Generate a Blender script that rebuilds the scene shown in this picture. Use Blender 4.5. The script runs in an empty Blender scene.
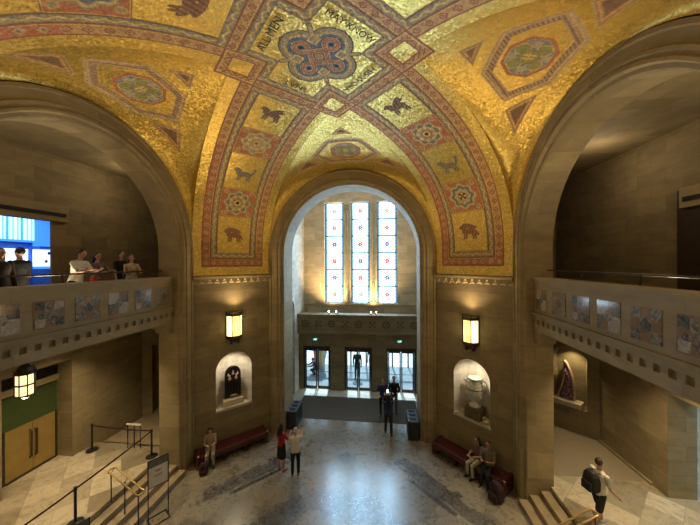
import bpy, bmesh, math, random
import numpy as np
from mathutils import Vector, Matrix
random.seed(7)
rng = np.random.default_rng(7)
SC = bpy.context.scene
COL = SC.collection

# ------------------------------------------------------------------ camera
cam_data = bpy.data.cameras.new('camera')
cam_data.lens = 14.76; cam_data.sensor_width = 36.0; cam_data.clip_start = 0.05; cam_data.clip_end = 300
cam = bpy.data.objects.new('camera', cam_data); COL.objects.link(cam)
_y, _p, _r = math.radians(6.72), math.radians(-0.024), math.radians(-0.272)
fw = Vector((-math.sin(_y)*math.cos(_p), math.cos(_y)*math.cos(_p), math.sin(_p)))
rt = Vector((math.cos(_y), math.sin(_y), 0)); up = rt.cross(fw)
rt2 = rt*math.cos(_r) + up*math.sin(_r); up2 = rt2.cross(fw)
M = Matrix((rt2, up2, -fw)).transposed().to_4x4(); M.translation = (1.435, -6.399, 7.4)
cam.matrix_world = M
SC.camera = cam

# ------------------------------------------------------------------ world + exposure
W = bpy.data.worlds.new('sky'); SC.world = W; W.use_nodes = True
bg = W.node_tree.nodes['Background']; bg.inputs[0].default_value = (0.55, 0.80, 1.0, 1); bg.inputs[1].default_value = 2.2
SC.view_settings.view_transform = 'Standard'; SC.view_settings.look = 'None'; SC.view_settings.gamma = 1.0
SC.view_settings.use_curve_mapping = False
SC.view_settings.exposure = 0.0
try:
    SC.cycles.max_bounces = 8; SC.cycles.diffuse_bounces = 4; SC.cycles.glossy_bounces = 4
    SC.cycles.sample_clamp_indirect = 4.0
    SC.cycles.use_denoising = True
except Exception: pass

def lamp(name, kind, loc, power, color=(1, .72, .38), size=.1, aim=None, spot=80, blend=.6, sizey=None):
    d = bpy.data.lights.new(name, kind); d.energy = power; d.color = color
    if kind in ('POINT', 'SPOT'): d.shadow_soft_size = size
    if kind == 'AREA':
        d.size = size
        if sizey: d.shape = 'RECTANGLE'; d.size_y = sizey
    if kind == 'SPOT': d.spot_size = math.radians(spot); d.spot_blend = blend
    o = bpy.data.objects.new(name, d); o.location = loc; COL.objects.link(o)
    if aim is not None: o.rotation_euler = (Vector(aim) - Vector(loc)).to_track_quat('-Z', 'Y').to_euler()
    return o
WARM = (1.0, .71, .37)
WIN_STRENGTH = 20.0
SC_UP, SC_GLOW = 255, 6
_sun = lamp('sun', 'SUN', (0, 20, 20), 7, (.70, .88, 1)); _sun.data.angle = .05; _sun.rotation_euler = (math.radians(-36), 0, math.radians(6))
# recessed downlights in the ceilings of the lower aisles, added unseen fill lights in the upper galleries
for sx in (-1, 1):
    lamp('aisle_downlight', 'SPOT', (sx*7.9, 1.9, 5.3), 620, (1, .78, .46), .12, aim=(sx*7.9, 1.6, .6), spot=115, blend=.9)
    lamp('aisle_downlight', 'SPOT', (sx*7.9, -1.6, 5.3), 460, (1, .78, .46), .12, aim=(sx*7.9, -1.6, .6), spot=115, blend=.9)
    lamp('gallery_lamp', 'POINT', (sx*8.2, -2.6, 10.2), 120, (1, .76, .48), .3)  # added without a fixture to lift the dark gallery walls
    lamp('gallery_uplight', 'SPOT', (sx*6.9, 0, 6.2), 240, (1, .80, .52), .15, aim=(sx*6.3, 0, 10.7), spot=120, blend=1)  # added hidden light to brighten the arch soffits
lamp('gallery_lamp', 'POINT', (-1.5, -8.3, 10.2), 110, (1, .80, .52), .3)  # unseen fill added behind the viewer for south-facing surfaces
lamp('hall_daylight', 'AREA', (12.5, 1.8, 5.2), 130, (.6, .8, 1), 2, aim=(12.5, 1.8, 0))
for sx in (-1, 1): lamp('gallery_lamp', 'POINT', (sx*8.0, 3.4, 10.3), 40, (1, .76, .48), .3)  # weaker fill added for the far gallery walls


# ------------------------------------------------------------------ tagging helpers
def tag(o, label=None, cat=None, group=None, kind=None):
    if label: o['label'] = label
    if cat: o['category'] = cat
    if group: o['group'] = group
    if kind: o['kind'] = kind
    return o
def empty(name, loc=(0, 0, 0), rz=0, parent=None):
    o = bpy.data.objects.new(name, None); o.location = loc; o.rotation_euler = (0, 0, rz)
    o.empty_display_size = .1; COL.objects.link(o)
    if parent: o.parent = parent
    return o
def copy_tree(o, parent=None):
    c = o.copy(); COL.objects.link(c); c.parent = parent
    for ch in list(o.children): copy_tree(ch, c)
    return c

# ------------------------------------------------------------------ materials
MATS = {}
def nm(name):
    m = bpy.data.materials.new(name); m.use_nodes = True
    return m, m.node_tree, m.node_tree.nodes['Principled BSDF']
def N(nt, t, **kw):
    n = nt.nodes.new(t)
    for k, v in kw.items():
        if k in n.inputs: n.inputs[k].default_value = v
        else: setattr(n, k, v)
    return n
def ramp(nt, src, stops):
    r = nt.nodes.new('ShaderNodeValToRGB'); nt.links.new(src, r.inputs[0])
    e = r.color_ramp.elements
    e[0].position, e[0].color = stops[0][0], (*stops[0][1], 1)
    e[1].position, e[1].color = stops[-1][0], (*stops[-1][1], 1)
    for p, c in stops[1:-1]:
        x = e.new(p); x.color = (*c, 1)
    return r.outputs[0]
def plain(name, c, rough=.6, metal=0, var=.25, scale=6, bump=.0, emit=None, es=0, coat=0):
    m, nt, b = nm(name); L = nt.links
    tc = N(nt, 'ShaderNodeTexCoord'); nz = N(nt, 'ShaderNodeTexNoise', Scale=scale, Detail=4)
    L.new(tc.outputs['Object'], nz.inputs['Vector'])
    lo = tuple(x*(1-var) for x in c); hi = tuple(min(1, x*(1+var)) for x in c)
    L.new(ramp(nt, nz.outputs[0], [(.3, lo), (.7, hi)]), b.inputs['Base Color'])
    b.inputs['Roughness'].default_value = rough; b.inputs['Metallic'].default_value = metal
    b.inputs['Coat Weight'].default_value = coat
    if bump:
        bp = N(nt, 'ShaderNodeBump', Strength=bump, Distance=.01); L.new(nz.outputs[0], bp.inputs['Height']); L.new(bp.outputs[0], b.inputs['Normal'])
    if emit: b.inputs['Emission Color'].default_value = (*emit, 1); b.inputs['Emission Strength'].default_value = es
    MATS[name] = m; return m
def stone(name, c, bw=.95, bh=.42, mortar=.012, dark=.8, rough=.75, var=.16):
    m, nt, b = nm(name); L = nt.links
    uv = N(nt, 'ShaderNodeUVMap'); uv.uv_map = 'UVMap'
    br = N(nt, 'ShaderNodeTexBrick'); br.offset = .5
    br.inputs['Scale'].default_value = 1; br.inputs['Brick Width'].default_value = bw; br.inputs['Row Height'].default_value = bh
    br.inputs['Mortar Size'].default_value = mortar*.4; br.inputs['Mortar Smooth'].default_value = .3; br.inputs['Bias'].default_value = 0
    c1 = tuple(x*(1-var) for x in c); c2 = tuple(x*(1+var) for x in c)
    br.inputs['Color1'].default_value = (*c1, 1); br.inputs['Color2'].default_value = (*c2, 1)
    br.inputs['Mortar'].default_value = (*[x*dark for x in c1], 1)
    L.new(uv.outputs[0], br.inputs['Vector'])
    tc = N(nt, 'ShaderNodeTexCoord'); nz = N(nt, 'ShaderNodeTexNoise', Scale=2.2, Detail=6, Roughness=.6)
    mp = N(nt, 'ShaderNodeMapping'); mp.inputs['Scale'].default_value = (1, 1, 2.2)
    L.new(tc.outputs['Object'], mp.inputs[0]); L.new(mp.outputs[0], nz.inputs['Vector'])
    f = ramp(nt, nz.outputs[0], [(.3, (.82, .80, .76)), (.7, (1.12, 1.1, 1.06))])
    mx = N(nt, 'ShaderNodeMix', data_type='RGBA', blend_type='MULTIPLY'); mx.inputs[0].default_value = 1
    L.new(br.outputs[0], mx.inputs[6]); L.new(f, mx.inputs[7]); L.new(mx.outputs[2], b.inputs['Base Color'])
    b.inputs['Roughness'].default_value = rough
    n2 = N(nt, 'ShaderNodeTexNoise', Scale=60, Detail=3); L.new(tc.outputs['Object'], n2.inputs['Vector'])
    bp = N(nt, 'ShaderNodeBump', Strength=.15, Distance=.004); L.new(n2.outputs[0], bp.inputs['Height']); L.new(bp.outputs[0], b.inputs['Normal'])
    MATS[name] = m; return m
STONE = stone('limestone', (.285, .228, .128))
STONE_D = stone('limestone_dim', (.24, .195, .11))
TRIM = stone('limestone_trim', (.32, .26, .148), bw=3, bh=.8)
PALE = stone('pale_limestone', (.66, .63, .57), bw=1.1, bh=.5)
STEP = plain('step_stone', (.32, .25, .15), .5, var=.15, scale=3)
BLACK = plain('black_metal', (.02, .02, .022), .4, .3)
BRONZE = plain('dark_bronze', (.07, .055, .04), .4, .6)
BRASS = plain('brass', (.46, .33, .15), .4, .8, var=.1)
RED = plain('maroon_leather', (.07, .009, .011), .38, var=.15, coat=.2)
DARKWOOD = plain('dark_wood', (.05, .02, .012), .45)
GREYBIN = plain('bin_grey', (.03, .033, .037), .4, .3)
CARPET = plain('brown_carpet', (.30, .245, .17), .95, var=.12, scale=90, bump=.3)
MATM = plain('entrance_mat', (.12, .105, .09), .95, var=.15, scale=60, bump=.3)
def emis(name, c, s):
    m, nt, b = nm(name); b.inputs['Base Color'].default_value = (*c, 1)
    b.inputs['Emission Color'].default_value = (*c, 1); b.inputs['Emission Strength'].default_value = s
    MATS[name] = m; return m
def glass(name, c=(.9, .95, .95), rough=.02, alpha=.25):
    m = bpy.data.materials.new(name); m.use_nodes = True; nt = m.node_tree; nt.nodes.clear()
    o = nt.nodes.new('ShaderNodeOutputMaterial'); mx = nt.nodes.new('ShaderNodeMixShader')
    t = nt.nodes.new('ShaderNodeBsdfTransparent'); g = nt.nodes.new('ShaderNodeBsdfGlossy')
    t.inputs[0].default_value = (*c, 1); g.inputs[1].default_value = rough
    mx.inputs[0].default_value = .06; nt.links.new(t.outputs[0], mx.inputs[1]); nt.links.new(g.outputs[0], mx.inputs[2])
    nt.links.new(mx.outputs[0], o.inputs[0]); MATS[name] = m; return m
GLASS = glass('clear_glass')

def mosaic_mat():
    m, nt, b = nm('gold_mosaic'); L = nt.links
    at = N(nt, 'ShaderNodeAttribute'); at.attribute_name = 'Col'
    tc = N(nt, 'ShaderNodeTexCoord')
    vo = N(nt, 'ShaderNodeTexVoronoi', Scale=30.0); L.new(tc.outputs['Object'], vo.inputs['Vector'])
    nz = N(nt, 'ShaderNodeTexNoise', Scale=7.0, Detail=5, Roughness=.65); L.new(tc.outputs['Object'], nz.inputs['Vector'])
    v1 = ramp(nt, vo.outputs['Color'], [(.1, (.74, .70, .62)), (.9, (1.2, 1.2, 1.2))])
    v2 = ramp(nt, nz.outputs[0], [(.3, (.86, .84, .8)), (.7, (1.1, 1.1, 1.1))])
    m1 = N(nt, 'ShaderNodeMix', data_type='RGBA', blend_type='MULTIPLY'); m1.inputs[0].default_value = 1
    m2 = N(nt, 'ShaderNodeMix', data_type='RGBA', blend_type='MULTIPLY'); m2.inputs[0].default_value = 1
    L.new(at.outputs['Color'], m1.inputs[6]); L.new(v1, m1.inputs[7]); L.new(m1.outputs[2], m2.inputs[6]); L.new(v2, m2.inputs[7])
    L.new(m2.outputs[2], b.inputs['Base Color'])
    mm = N(nt, 'ShaderNodeMath', operation='MULTIPLY'); mm.inputs[1].default_value = .8
    L.new(at.outputs['Alpha'], mm.inputs[0]); L.new(mm.outputs[0], b.inputs['Metallic'])
    mr = N(nt, 'ShaderNodeMapRange'); mr.inputs[3].default_value = .6; mr.inputs[4].default_value = .42
    L.new(at.outputs['Alpha'], mr.inputs[0]); L.new(mr.outputs[0], b.inputs['Roughness'])
    ge = N(nt, 'ShaderNodeNewGeometry')
    sb = N(nt, 'ShaderNodeVectorMath', operation='SUBTRACT'); sb.inputs[1].default_value = (.5, .5, .5)
    L.new(vo.outputs['Color'], sb.inputs[0])
    sc = N(nt, 'ShaderNodeVectorMath', operation='SCALE'); sc.inputs[3].default_value = .27; L.new(sb.outputs[0], sc.inputs[0])
    ad = N(nt, 'ShaderNodeVectorMath', operation='ADD'); L.new(ge.outputs['Normal'], ad.inputs[0]); L.new(sc.outputs[0], ad.inputs[1])
    no = N(nt, 'ShaderNodeVectorMath', operation='NORMALIZE'); L.new(ad.outputs[0], no.inputs[0]); L.new(no.outputs[0], b.inputs['Normal'])
    return m
MOSAIC = mosaic_mat()

def marble_floor():
    m, nt, b = nm('marble_floor'); L = nt.links
    at = N(nt, 'ShaderNodeAttribute'); at.attribute_name = 'Col'; sp = N(nt, 'ShaderNodeSeparateColor'); L.new(at.outputs['Color'], sp.inputs[0])
    tc = N(nt, 'ShaderNodeTexCoord')
    dn = N(nt, 'ShaderNodeTexNoise', Scale=1.3, Detail=4); L.new(tc.outputs['Object'], dn.inputs['Vector'])
    mpx = N(nt, 'ShaderNodeMix', data_type='VECTOR'); mpx.inputs[0].default_value = .25
    L.new(tc.outputs['Object'], mpx.inputs[4]); L.new(dn.outputs['Color'], mpx.inputs[5])
    v = N(nt, 'ShaderNodeTexVoronoi', Scale=1.5); L.new(mpx.outputs[1], v.inputs['Vector'])
    slab = ramp(nt, v.outputs['Color'], [(.0, (.20, .172, .125)), (.5, (.31, .27, .20)), (1, (.42, .37, .285))])
    vn = N(nt, 'ShaderNodeTexNoise', Scale=3.2, Detail=9, Roughness=.7, Distortion=1.6); L.new(tc.outputs['Object'], vn.inputs['Vector'])
    vein = ramp(nt, vn.outputs[0], [(.36, (.55, .52, .48)), (.47, (1, 1, 1)), (.53, (.8, .78, .74)), (.62, (1.08, 1.06, 1.02))])
    m1 = N(nt, 'ShaderNodeMix', data_type='RGBA', blend_type='MULTIPLY'); m1.inputs[0].default_value = 1
    L.new(slab, m1.inputs[6]); L.new(vein, m1.inputs[7])
    bn = N(nt, 'ShaderNodeTexNoise', Scale=5, Detail=8, Roughness=.75, Distortion=2.2); L.new(tc.outputs['Object'], bn.inputs['Vector'])
    dark = ramp(nt, bn.outputs[0], [(.35, (.03, .028, .025)), (.5, (.085, .078, .068)), (.58, (.24, .215, .18)), (.68, (.07, .065, .06))])
    m2 = N(nt, 'ShaderNodeMix', data_type='RGBA'); L.new(sp.outputs[0], m2.inputs[0]); L.new(m1.outputs[2], m2.inputs[6]); L.new(dark, m2.inputs[7])
    m3 = N(nt, 'ShaderNodeMix', data_type='RGBA'); L.new(sp.outputs[1], m3.inputs[0]); L.new(m2.outputs[2], m3.inputs[6]); m3.inputs[7].default_value = (.055, .05, .046, 1)
    L.new(m3.outputs[2], b.inputs['Base Color'])
    rr = ramp(nt, vn.outputs[0], [(.3, (.2,)*3), (.7, (.38,)*3)]); L.new(rr, b.inputs['Roughness'])
    bp = N(nt, 'ShaderNodeBump', Strength=.07, Distance=.01)
    b2 = N(nt, 'ShaderNodeTexNoise', Scale=2.5, Detail=5); L.new(tc.outputs['Object'], b2.inputs['Vector']); L.new(b2.outputs[0], bp.inputs['Height']); L.new(bp.outputs[0], b.inputs['Normal'])
    b.inputs['Specular IOR Level'].default_value = 1.0
    b.inputs['Coat Weight'].default_value = 1.0; b.inputs['Coat Roughness'].default_value = .2
    return m
FLOORM = marble_floor()
def landing_mat():
    m, nt, b = nm('landing_marble'); L = nt.links
    tc = N(nt, 'ShaderNodeTexCoord'); mp = N(nt, 'ShaderNodeMapping'); mp.inputs['Rotation'].default_value = (0, 0, math.radians(45))
    L.new(tc.outputs['Object'], mp.inputs[0])
    br = N(nt, 'ShaderNodeTexBrick'); br.offset = 0; L.new(mp.outputs[0], br.inputs['Vector'])
    for k, v in (('Scale', 1), ('Brick Width', .72), ('Row Height', .72), ('Mortar Size', .006)): br.inputs[k].default_value = v
    br.inputs['Color1'].default_value = (.25, .205, .135, 1); br.inputs['Color2'].default_value = (.60, .52, .38, 1); br.inputs['Mortar'].default_value = (.3, .27, .2, 1)
    vn = N(nt, 'ShaderNodeTexNoise', Scale=3, Detail=8, Roughness=.7, Distortion=1.5); L.new(tc.outputs['Object'], vn.inputs['Vector'])
    vein = ramp(nt, vn.outputs[0], [(.35, (.7, .66, .6)), (.5, (1, 1, 1)), (.65, (1.1, 1.1, 1.05))])
    m1 = N(nt, 'ShaderNodeMix', data_type='RGBA', blend_type='MULTIPLY'); m1.inputs[0].default_value = 1
    L.new(br.outputs[0], m1.inputs[6]); L.new(vein, m1.inputs[7]); L.new(m1.outputs[2], b.inputs['Base Color'])
    b.inputs['Roughness'].default_value = .35
    return m
LANDING = landing_mat()
def panel_mat(name, seed, tint=0):
    m, nt, b = nm(name); L = nt.links
    tc = N(nt, 'ShaderNodeTexCoord'); mp = N(nt, 'ShaderNodeMapping'); mp.inputs['Location'].default_value = (seed*3.1, seed*1.7, seed)
    L.new(tc.outputs['Object'], mp.inputs[0])
    n = N(nt, 'ShaderNodeTexNoise', Scale=5, Detail=8, Roughness=.7, Distortion=2.5); L.new(mp.outputs[0], n.inputs['Vector'])
    if tint == 0: st = [(.35, (.07, .08, .075)), (.5, (.18, .18, .165)), (.58, (.36, .33, .29)), (.66, (.14, .15, .15))]
    elif tint == 1: st = [(.35, (.16, .10, .065)), (.5, (.26, .175, .12)), (.6, (.30, .21, .15)), (.7, (.18, .12, .08))]
    elif tint == 2: st = [(.35, (.05, .055, .055)), (.5, (.10, .11, .11)), (.6, (.2, .2, .19)), (.7, (.08, .08, .08))]
    else: st = [(.35, (.25, .24, .22)), (.5, (.40, .37, .33)), (.6, (.5, .47, .42)), (.7, (.3, .29, .28))]
    L.new(ramp(nt, n.outputs[0], st), b.inputs['Base Color']); b.inputs['Roughness'].default_value = .12
    return m
PM = [panel_mat('green_grey_marble', 1, 0), panel_mat('pink_marble', 2, 1), panel_mat('black_marble', 3, 2), panel_mat('white_marble', 4, 3)]

# ------------------------------------------------------------------ mesh helper
class MB:
    def __init__(s): s.v = []; s.f = []; s.m = []; s.T = Matrix.Identity(4)
    def add(s, vs, fs, mi=0):
        b = len(s.v); s.v += [tuple(s.T @ Vector(p)) for p in vs]; s.f += [tuple(b+i for i in f) for f in fs]; s.m += [mi]*len(fs); return s
    def box(s, x0, x1, y0, y1, z0, z1, mi=0):
        return s.add([(x0,y0,z0),(x1,y0,z0),(x1,y1,z0),(x0,y1,z0),(x0,y0,z1),(x1,y0,z1),(x1,y1,z1),(x0,y1,z1)],
                     [(0,3,2,1),(4,5,6,7),(0,1,5,4),(1,2,6,5),(2,3,7,6),(3,0,4,7)], mi)
    def bbox(s, x0, x1, y0, y1, z0, z1, b=.02, mi=0):   # box with chamfered vertical and top edges
        vs = []; 
        for z, i in ((z0, 0), (z1-b, 0), (z1, b)):
            X0, X1, Y0, Y1 = x0+i, x1-i, y0+i, y1-i
            vs += [(X0+b,Y0,z),(X1-b,Y0,z),(X1,Y0+b,z),(X1,Y1-b,z),(X1-b,Y1,z),(X0+b,Y1,z),(X0,Y1-b,z),(X0,Y0+b,z)]
        fs = [tuple(reversed(range(8))), tuple(range(16, 24))]
        for k in (0, 8):
            for i in range(8): j = (i+1) % 8; fs.append((k+i, k+j, k+8+j, k+8+i))
        return s.add(vs, fs, mi)
    def quad(s, a, b, c, d, mi=0): return s.add([a, b, c, d], [(0, 1, 2, 3)], mi)
    def poly(s, pts, mi=0): return s.add(pts, [tuple(range(len(pts)))], mi)
    def prism(s, pts, off, mi=0):      # closed polygon of 3-D points extruded by vector
        n = len(pts); o = Vector(off); q = [tuple(Vector(p)+o) for p in pts]
        return s.add(list(pts)+q, [tuple(range(n)), tuple(reversed(range(n, 2*n)))]+[(i, n+i, n+(i+1) % n, (i+1) % n) for i in range(n)], mi)
    def lathe(s, prof, c=(0, 0, 0), n=24, mi=0, sx=1, sy=1, a0=0):
        vs = [(c[0]+r*sx*math.cos(a0+2*math.pi*k/n), c[1]+r*sy*math.sin(a0+2*math.pi*k/n), c[2]+z) for r, z in prof for k in range(n)]
        fs = [(i*n+k, i*n+(k+1) % n, (i+1)*n+(k+1) % n, (i+1)*n+k) for i in range(len(prof)-1) for k in range(n)]
        fs += [tuple(reversed(range(n))), tuple((len(prof)-1)*n+k for k in range(n))]
        return s.add(vs, fs, mi)
    def tube(s, path, r, n=8, mi=0, closed=False):
        P = [Vector(p) for p in path]; m = len(P); vs = []; R = r if isinstance(r, (list, tuple)) else [r]*m
        prev = None
        for i, p in enumerate(P):
            d = (P[(i+1) % m]-P[i-1]) if closed else (P[min(i+1, m-1)]-P[max(i-1, 0)])
            d.normalize()
            a = prev if prev else (Vector((0, 0, 1)) if abs(d.z) < .9 else Vector((1, 0, 0)))
            a = (a - d*a.dot(d)); a.normalize(); prev = a; b = d.cross(a)
            vs += [tuple(p + (a*math.cos(2*math.pi*k/n)+b*math.sin(2*math.pi*k/n))*R[i]) for k in range(n)]
        fs = [(i*n+k, i*n+(k+1) % n, ((i+1) % m)*n+(k+1) % n, ((i+1) % m)*n+k) for i in range(m if closed else m-1) for k in range(n)]
        if not closed: fs += [tuple(reversed(range(n))), tuple((m-1)*n+k for k in range(n))]
        return s.add(vs, fs, mi)
    def ell(s, c, r, n=12, mi=0):
        vs = []; fs = []; h = n//2
        for i in range(1, h):
            t = math.pi*i/h
            for k in range(n): a = 2*math.pi*k/n; vs.append((c[0]+r[0]*math.sin(t)*math.cos(a), c[1]+r[1]*math.sin(t)*math.sin(a), c[2]+r[2]*math.cos(t)))
        vs += [(c[0], c[1], c[2]+r[2]), (c[0], c[1], c[2]-r[2])]; T = len(vs)-2
        for i in range(h-2):
            for k in range(n): fs.append((i*n+k, (i+1)*n+k, (i+1)*n+(k+1) % n, i*n+(k+1) % n))
        for k in range(n): fs.append((T, k, (k+1) % n)); fs.append((T+1, (h-2)*n+(k+1) % n, (h-2)*n+k))
        return s.add(vs, fs, mi)
    def build(s, name, mats, parent=None, smooth=False, loc=(0, 0, 0), rz=0, uv=True):
        me = bpy.data.meshes.new(name); me.from_pydata(s.v, [], s.f)
        mats = mats if isinstance(mats, (list, tuple)) else [mats]
        for m in mats: me.materials.append(m)
        me.polygons.foreach_set('material_index', s.m)
        if uv and len(s.f) < 60000:
            l = me.uv_layers.new(name='UVMap')
            for p in me.polygons:
                n = p.normal
                for li in p.loop_indices:
                    c = me.vertices[me.loops[li].vertex_index].co
                    if abs(n.z) > .7: l.data[li].uv = (c.x, c.y)
                    else:
                        h = Vector((-n.y, n.x)); h.normalize() if h.length > 0 else None
                        l.data[li].uv = (c.x*h.x+c.y*h.y, c.z)
        if smooth: me.polygons.foreach_set('use_smooth', [True]*len(me.polygons))
        me.update()
        o = bpy.data.objects.new(name, me); o.location = loc; o.rotation_euler = (0, 0, rz); COL.objects.link(o)
        if parent: o.parent = parent
        return o
def S(o): o['kind'] = 'structure'; return o

# ================================================================== VAULT
A, RO, RI, ZC, ZT = 5.663, 3.533, 2.915, 7.793, 12.07
SD = (A+RO)/2**.5; EDGE = (A-RO)/2**.5; Q2 = A-RO
DS, DF = .84, 1.24
ZLOW = 6.86
def Bz(s):
    s = np.clip(np.abs(s)/SD, 0, 1); return ZC+(ZT-ZC)*(1-s**2.25)**(1/2.25)
_s = 1-np.cos(np.linspace(0, np.pi/2, 4001)); _s = SD*(1-_s[::-1]/1.0); _s = np.sort(np.abs(_s)); _z = Bz(_s)
_a = np.concatenate([[0], np.cumsum(np.hypot(np.diff(_s), np.diff(_z)))])
_s = np.append(_s, SD); _z = np.append(_z, ZLOW); _a = np.append(_a, _a[-1]+ZC-ZLOW)
def a_of_s(s): return float(np.interp(s, _s[:-1], _a[:-1]))
def a_of_z(z): return float(np.interp(-z, -_z, _a))
GOLD = np.array([.84, .63, .175, 1.]); YEL = np.array([.85, .62, .22, .4]); TAN = np.array([.68, .44, .20, .2])
REDC = np.array([.58, .22, .11, 0.]); DRED = np.array([.38, .15, .09, 0.]); GRY = np.array([.42, .38, .25, 0.]); BLU = np.array([.20, .25, .30, 0.])
BRN = np.array([.26, .16, .09, 0.]); LGT = np.array([.55, .48, .33, .1]); BLK = np.array([.03, .025, .02, 0.]); GRN = np.array([.36, .36, .15, 0.])
def put(C, m, c): C[m] = c
def strip_tan(C, m, d, u, redbg):   # d: distance across 0..~.32, u: along
    put(C, m, TAN)
    if redbg is not None: put(C, m & redbg, REDC)
    w = (u/.30) % 1-.5; r = np.abs(w)*.30+np.abs(d-.17)
    put(C, m & (r < .10), DRED); 
    if redbg is not None: put(C, m & redbg & (r < .10), LGT)
    put(C, m & (r < .062), TAN)
    put(C, m & (r < .03), DRED)
    put(C, m & ((d < .045) | (d > .285)), DRED); put(C, m & (d > .045) & (d < .06), YEL)
def strip_blu(C, m, d, u):          # d 0..0.2
    put(C, m, GRY)
    put(C, m & (np.abs(d-.10-.03*np.sin(u*2*np.pi/.3)) < .022), YEL)
    w = (u/.30) % 1-.5
    put(C, m & (np.hypot(w*.3, d-.05) < .03), BLU)
    put(C, m & ((d < .02) | (d > .18)), BRN)
def star(C, x, y, R, n, kind):
    r = np.hypot(x, y); t = np.arctan2(y, x); k = 1+.10*np.cos(n*t)
    q = r/(R*k)
    put(C, q < 1.0, GRY); put(C, q < .90, YEL); put(C, q < .82, GRY if kind == 0 else LGT); put(C, q < .76, BLU if kind != 2 else GRY)
    put(C, q < .56, YEL); put(C, q < .50, LGT if kind else GRY)
    if kind in (0, 2):
        pet = (np.hypot(((t*n/(2*np.pi)) % 1-.5)*2*np.pi/n*r, (r-R*.55)) < R*.13)
        put(C, pet, YEL)
    rr = r/R; put(C, (rr < .30) & (rr > .26), BRN); put(C, rr < .26, YEL)
    put(C, rr < .13, DRED if kind != 0 else BLK)
    if kind == 1: put(C, (rr < .3) & (rr > .1) & (np.abs(np.sin(2*t)) > .8), BLK)
def beast(C, x, y, kind, c):       # heraldic animals: body, legs, head, wing, tail; y is down the band
    def e(cx, cy, a, b, rot=0):
        dx, dy = x-cx, y-cy; ca, sa = math.cos(rot), math.sin(rot)
        return ((dx*ca+dy*sa)/a)**2+((-dx*sa+dy*ca)/b)**2 < 1
    m = e(0, .02, .24, .10)
    for px in (-.19, -.11, .12, .20): m |= e(px, .17, .035, .13, .2 if px < 0 else -.15)
    m |= e(-.25, -.12, .10, .08)
    m |= e(-.19, -.04, .08, .12, .4)
    m |= e(-.33, -.10, .05, .03)
    if kind == 0: m |= e(.06, -.14, .20, .07, -.6) | e(.14, -.12, .16, .05, -.3)
    if kind == 1: m |= e(.27, -.06, .04, .15, .5) | e(.30, -.2, .07, .04)
    if kind == 2: m |= e(.0, -.15, .27, .08, .25) | e(.2, .05, .16, .06, .8)
    if kind == 3: m |= (e(.12, -.13, .18, .13) | e(-.05, .0, .3, .14))
    d = c*np.array([.55, .55, .55, 1])
    put(C, m, c)
    put(C, m & (np.sin(x*60+y*25) > .6), d)
def col_band(a, l, bid):
    C = np.empty(a.shape+(4,)); C[:] = GOLD
    L = np.abs(l); ain = a_of_z(7.79); m_ = np.maximum(L, a-ain+.65)
    u = np.where(L >= a-ain+.65, a, l)
    red = (a > 4.4) & (l*bid[1] > 0) | (a > a_of_z(7.8))
    t = (m_ >= .86) & (m_ < 1.19) & (a > 1.8); strip_tan(C, t, m_-.86, u, red)
    b = (m_ >= .66) & (m_ < .86) & (a > 1.8); strip_blu(C, b, m_-.66, u)
    b = (L < .86) & (a > 1.8) & (a < 2.0); strip_blu(C, b, 2.0-a, l)
    put(C, (np.abs(m_-.645) < .012) & (a > 2), BRN)
    for i, s0 in enumerate((a_of_s(3.93), a_of_z(9.74))):
        x, y = l, a-s0; q = (np.abs(x) < .645) & (np.abs(y) < .59)
        put(C, q, BRN); q &= (np.abs(y) < .57); put(C, q, YEL); q &= (np.abs(y) < .55) & (np.abs(x) < .62); put(C, q, REDC)
        for sx in (-1, 1):
            for sy in (-1, 1): put(C, q & (np.hypot(x-sx*.47, y-sy*.44) < .10), TAN); put(C, q & (np.hypot(x-sx*.47, y-sy*.44) < .05), GRY)
        S_ = np.where(q[..., None], 1, 0)
        C2 = C.copy(); star(C2, x, y, .50, 8, (bid[0]+i) % 3); C = np.where(S_ > 0, C2, C)
    for i, s0 in enumerate((a_of_s(2.62), a_of_z(10.66), a_of_z(8.52))):
        k = (bid[0]*2+i) % 4
        beast(C, l*.92, (a-s0)*.92+.02, k, (BRN, np.array([.32, .29, .22, 0.]), np.array([.36, .18, .09, 0.]), np.array([.24, .22, .19, 0.]))[k])
    cc = a < 1.82; C[cc] = col_centre(a[cc], l[cc])
    return C
def quatre(s, l):
    # pointed quatrefoil with lobes along the axes of the arms
    return np.minimum.reduce([np.hypot(s-dx, l-dy)-.50 for dx, dy in ((.45, 0), (-.45, 0), (0, .45), (0, -.45))]+[np.abs(s)+np.abs(l)-.98, np.maximum(np.abs(np.abs(s)-np.abs(l))*2-.16, np.abs(s)+np.abs(l)-1.34)])
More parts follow.
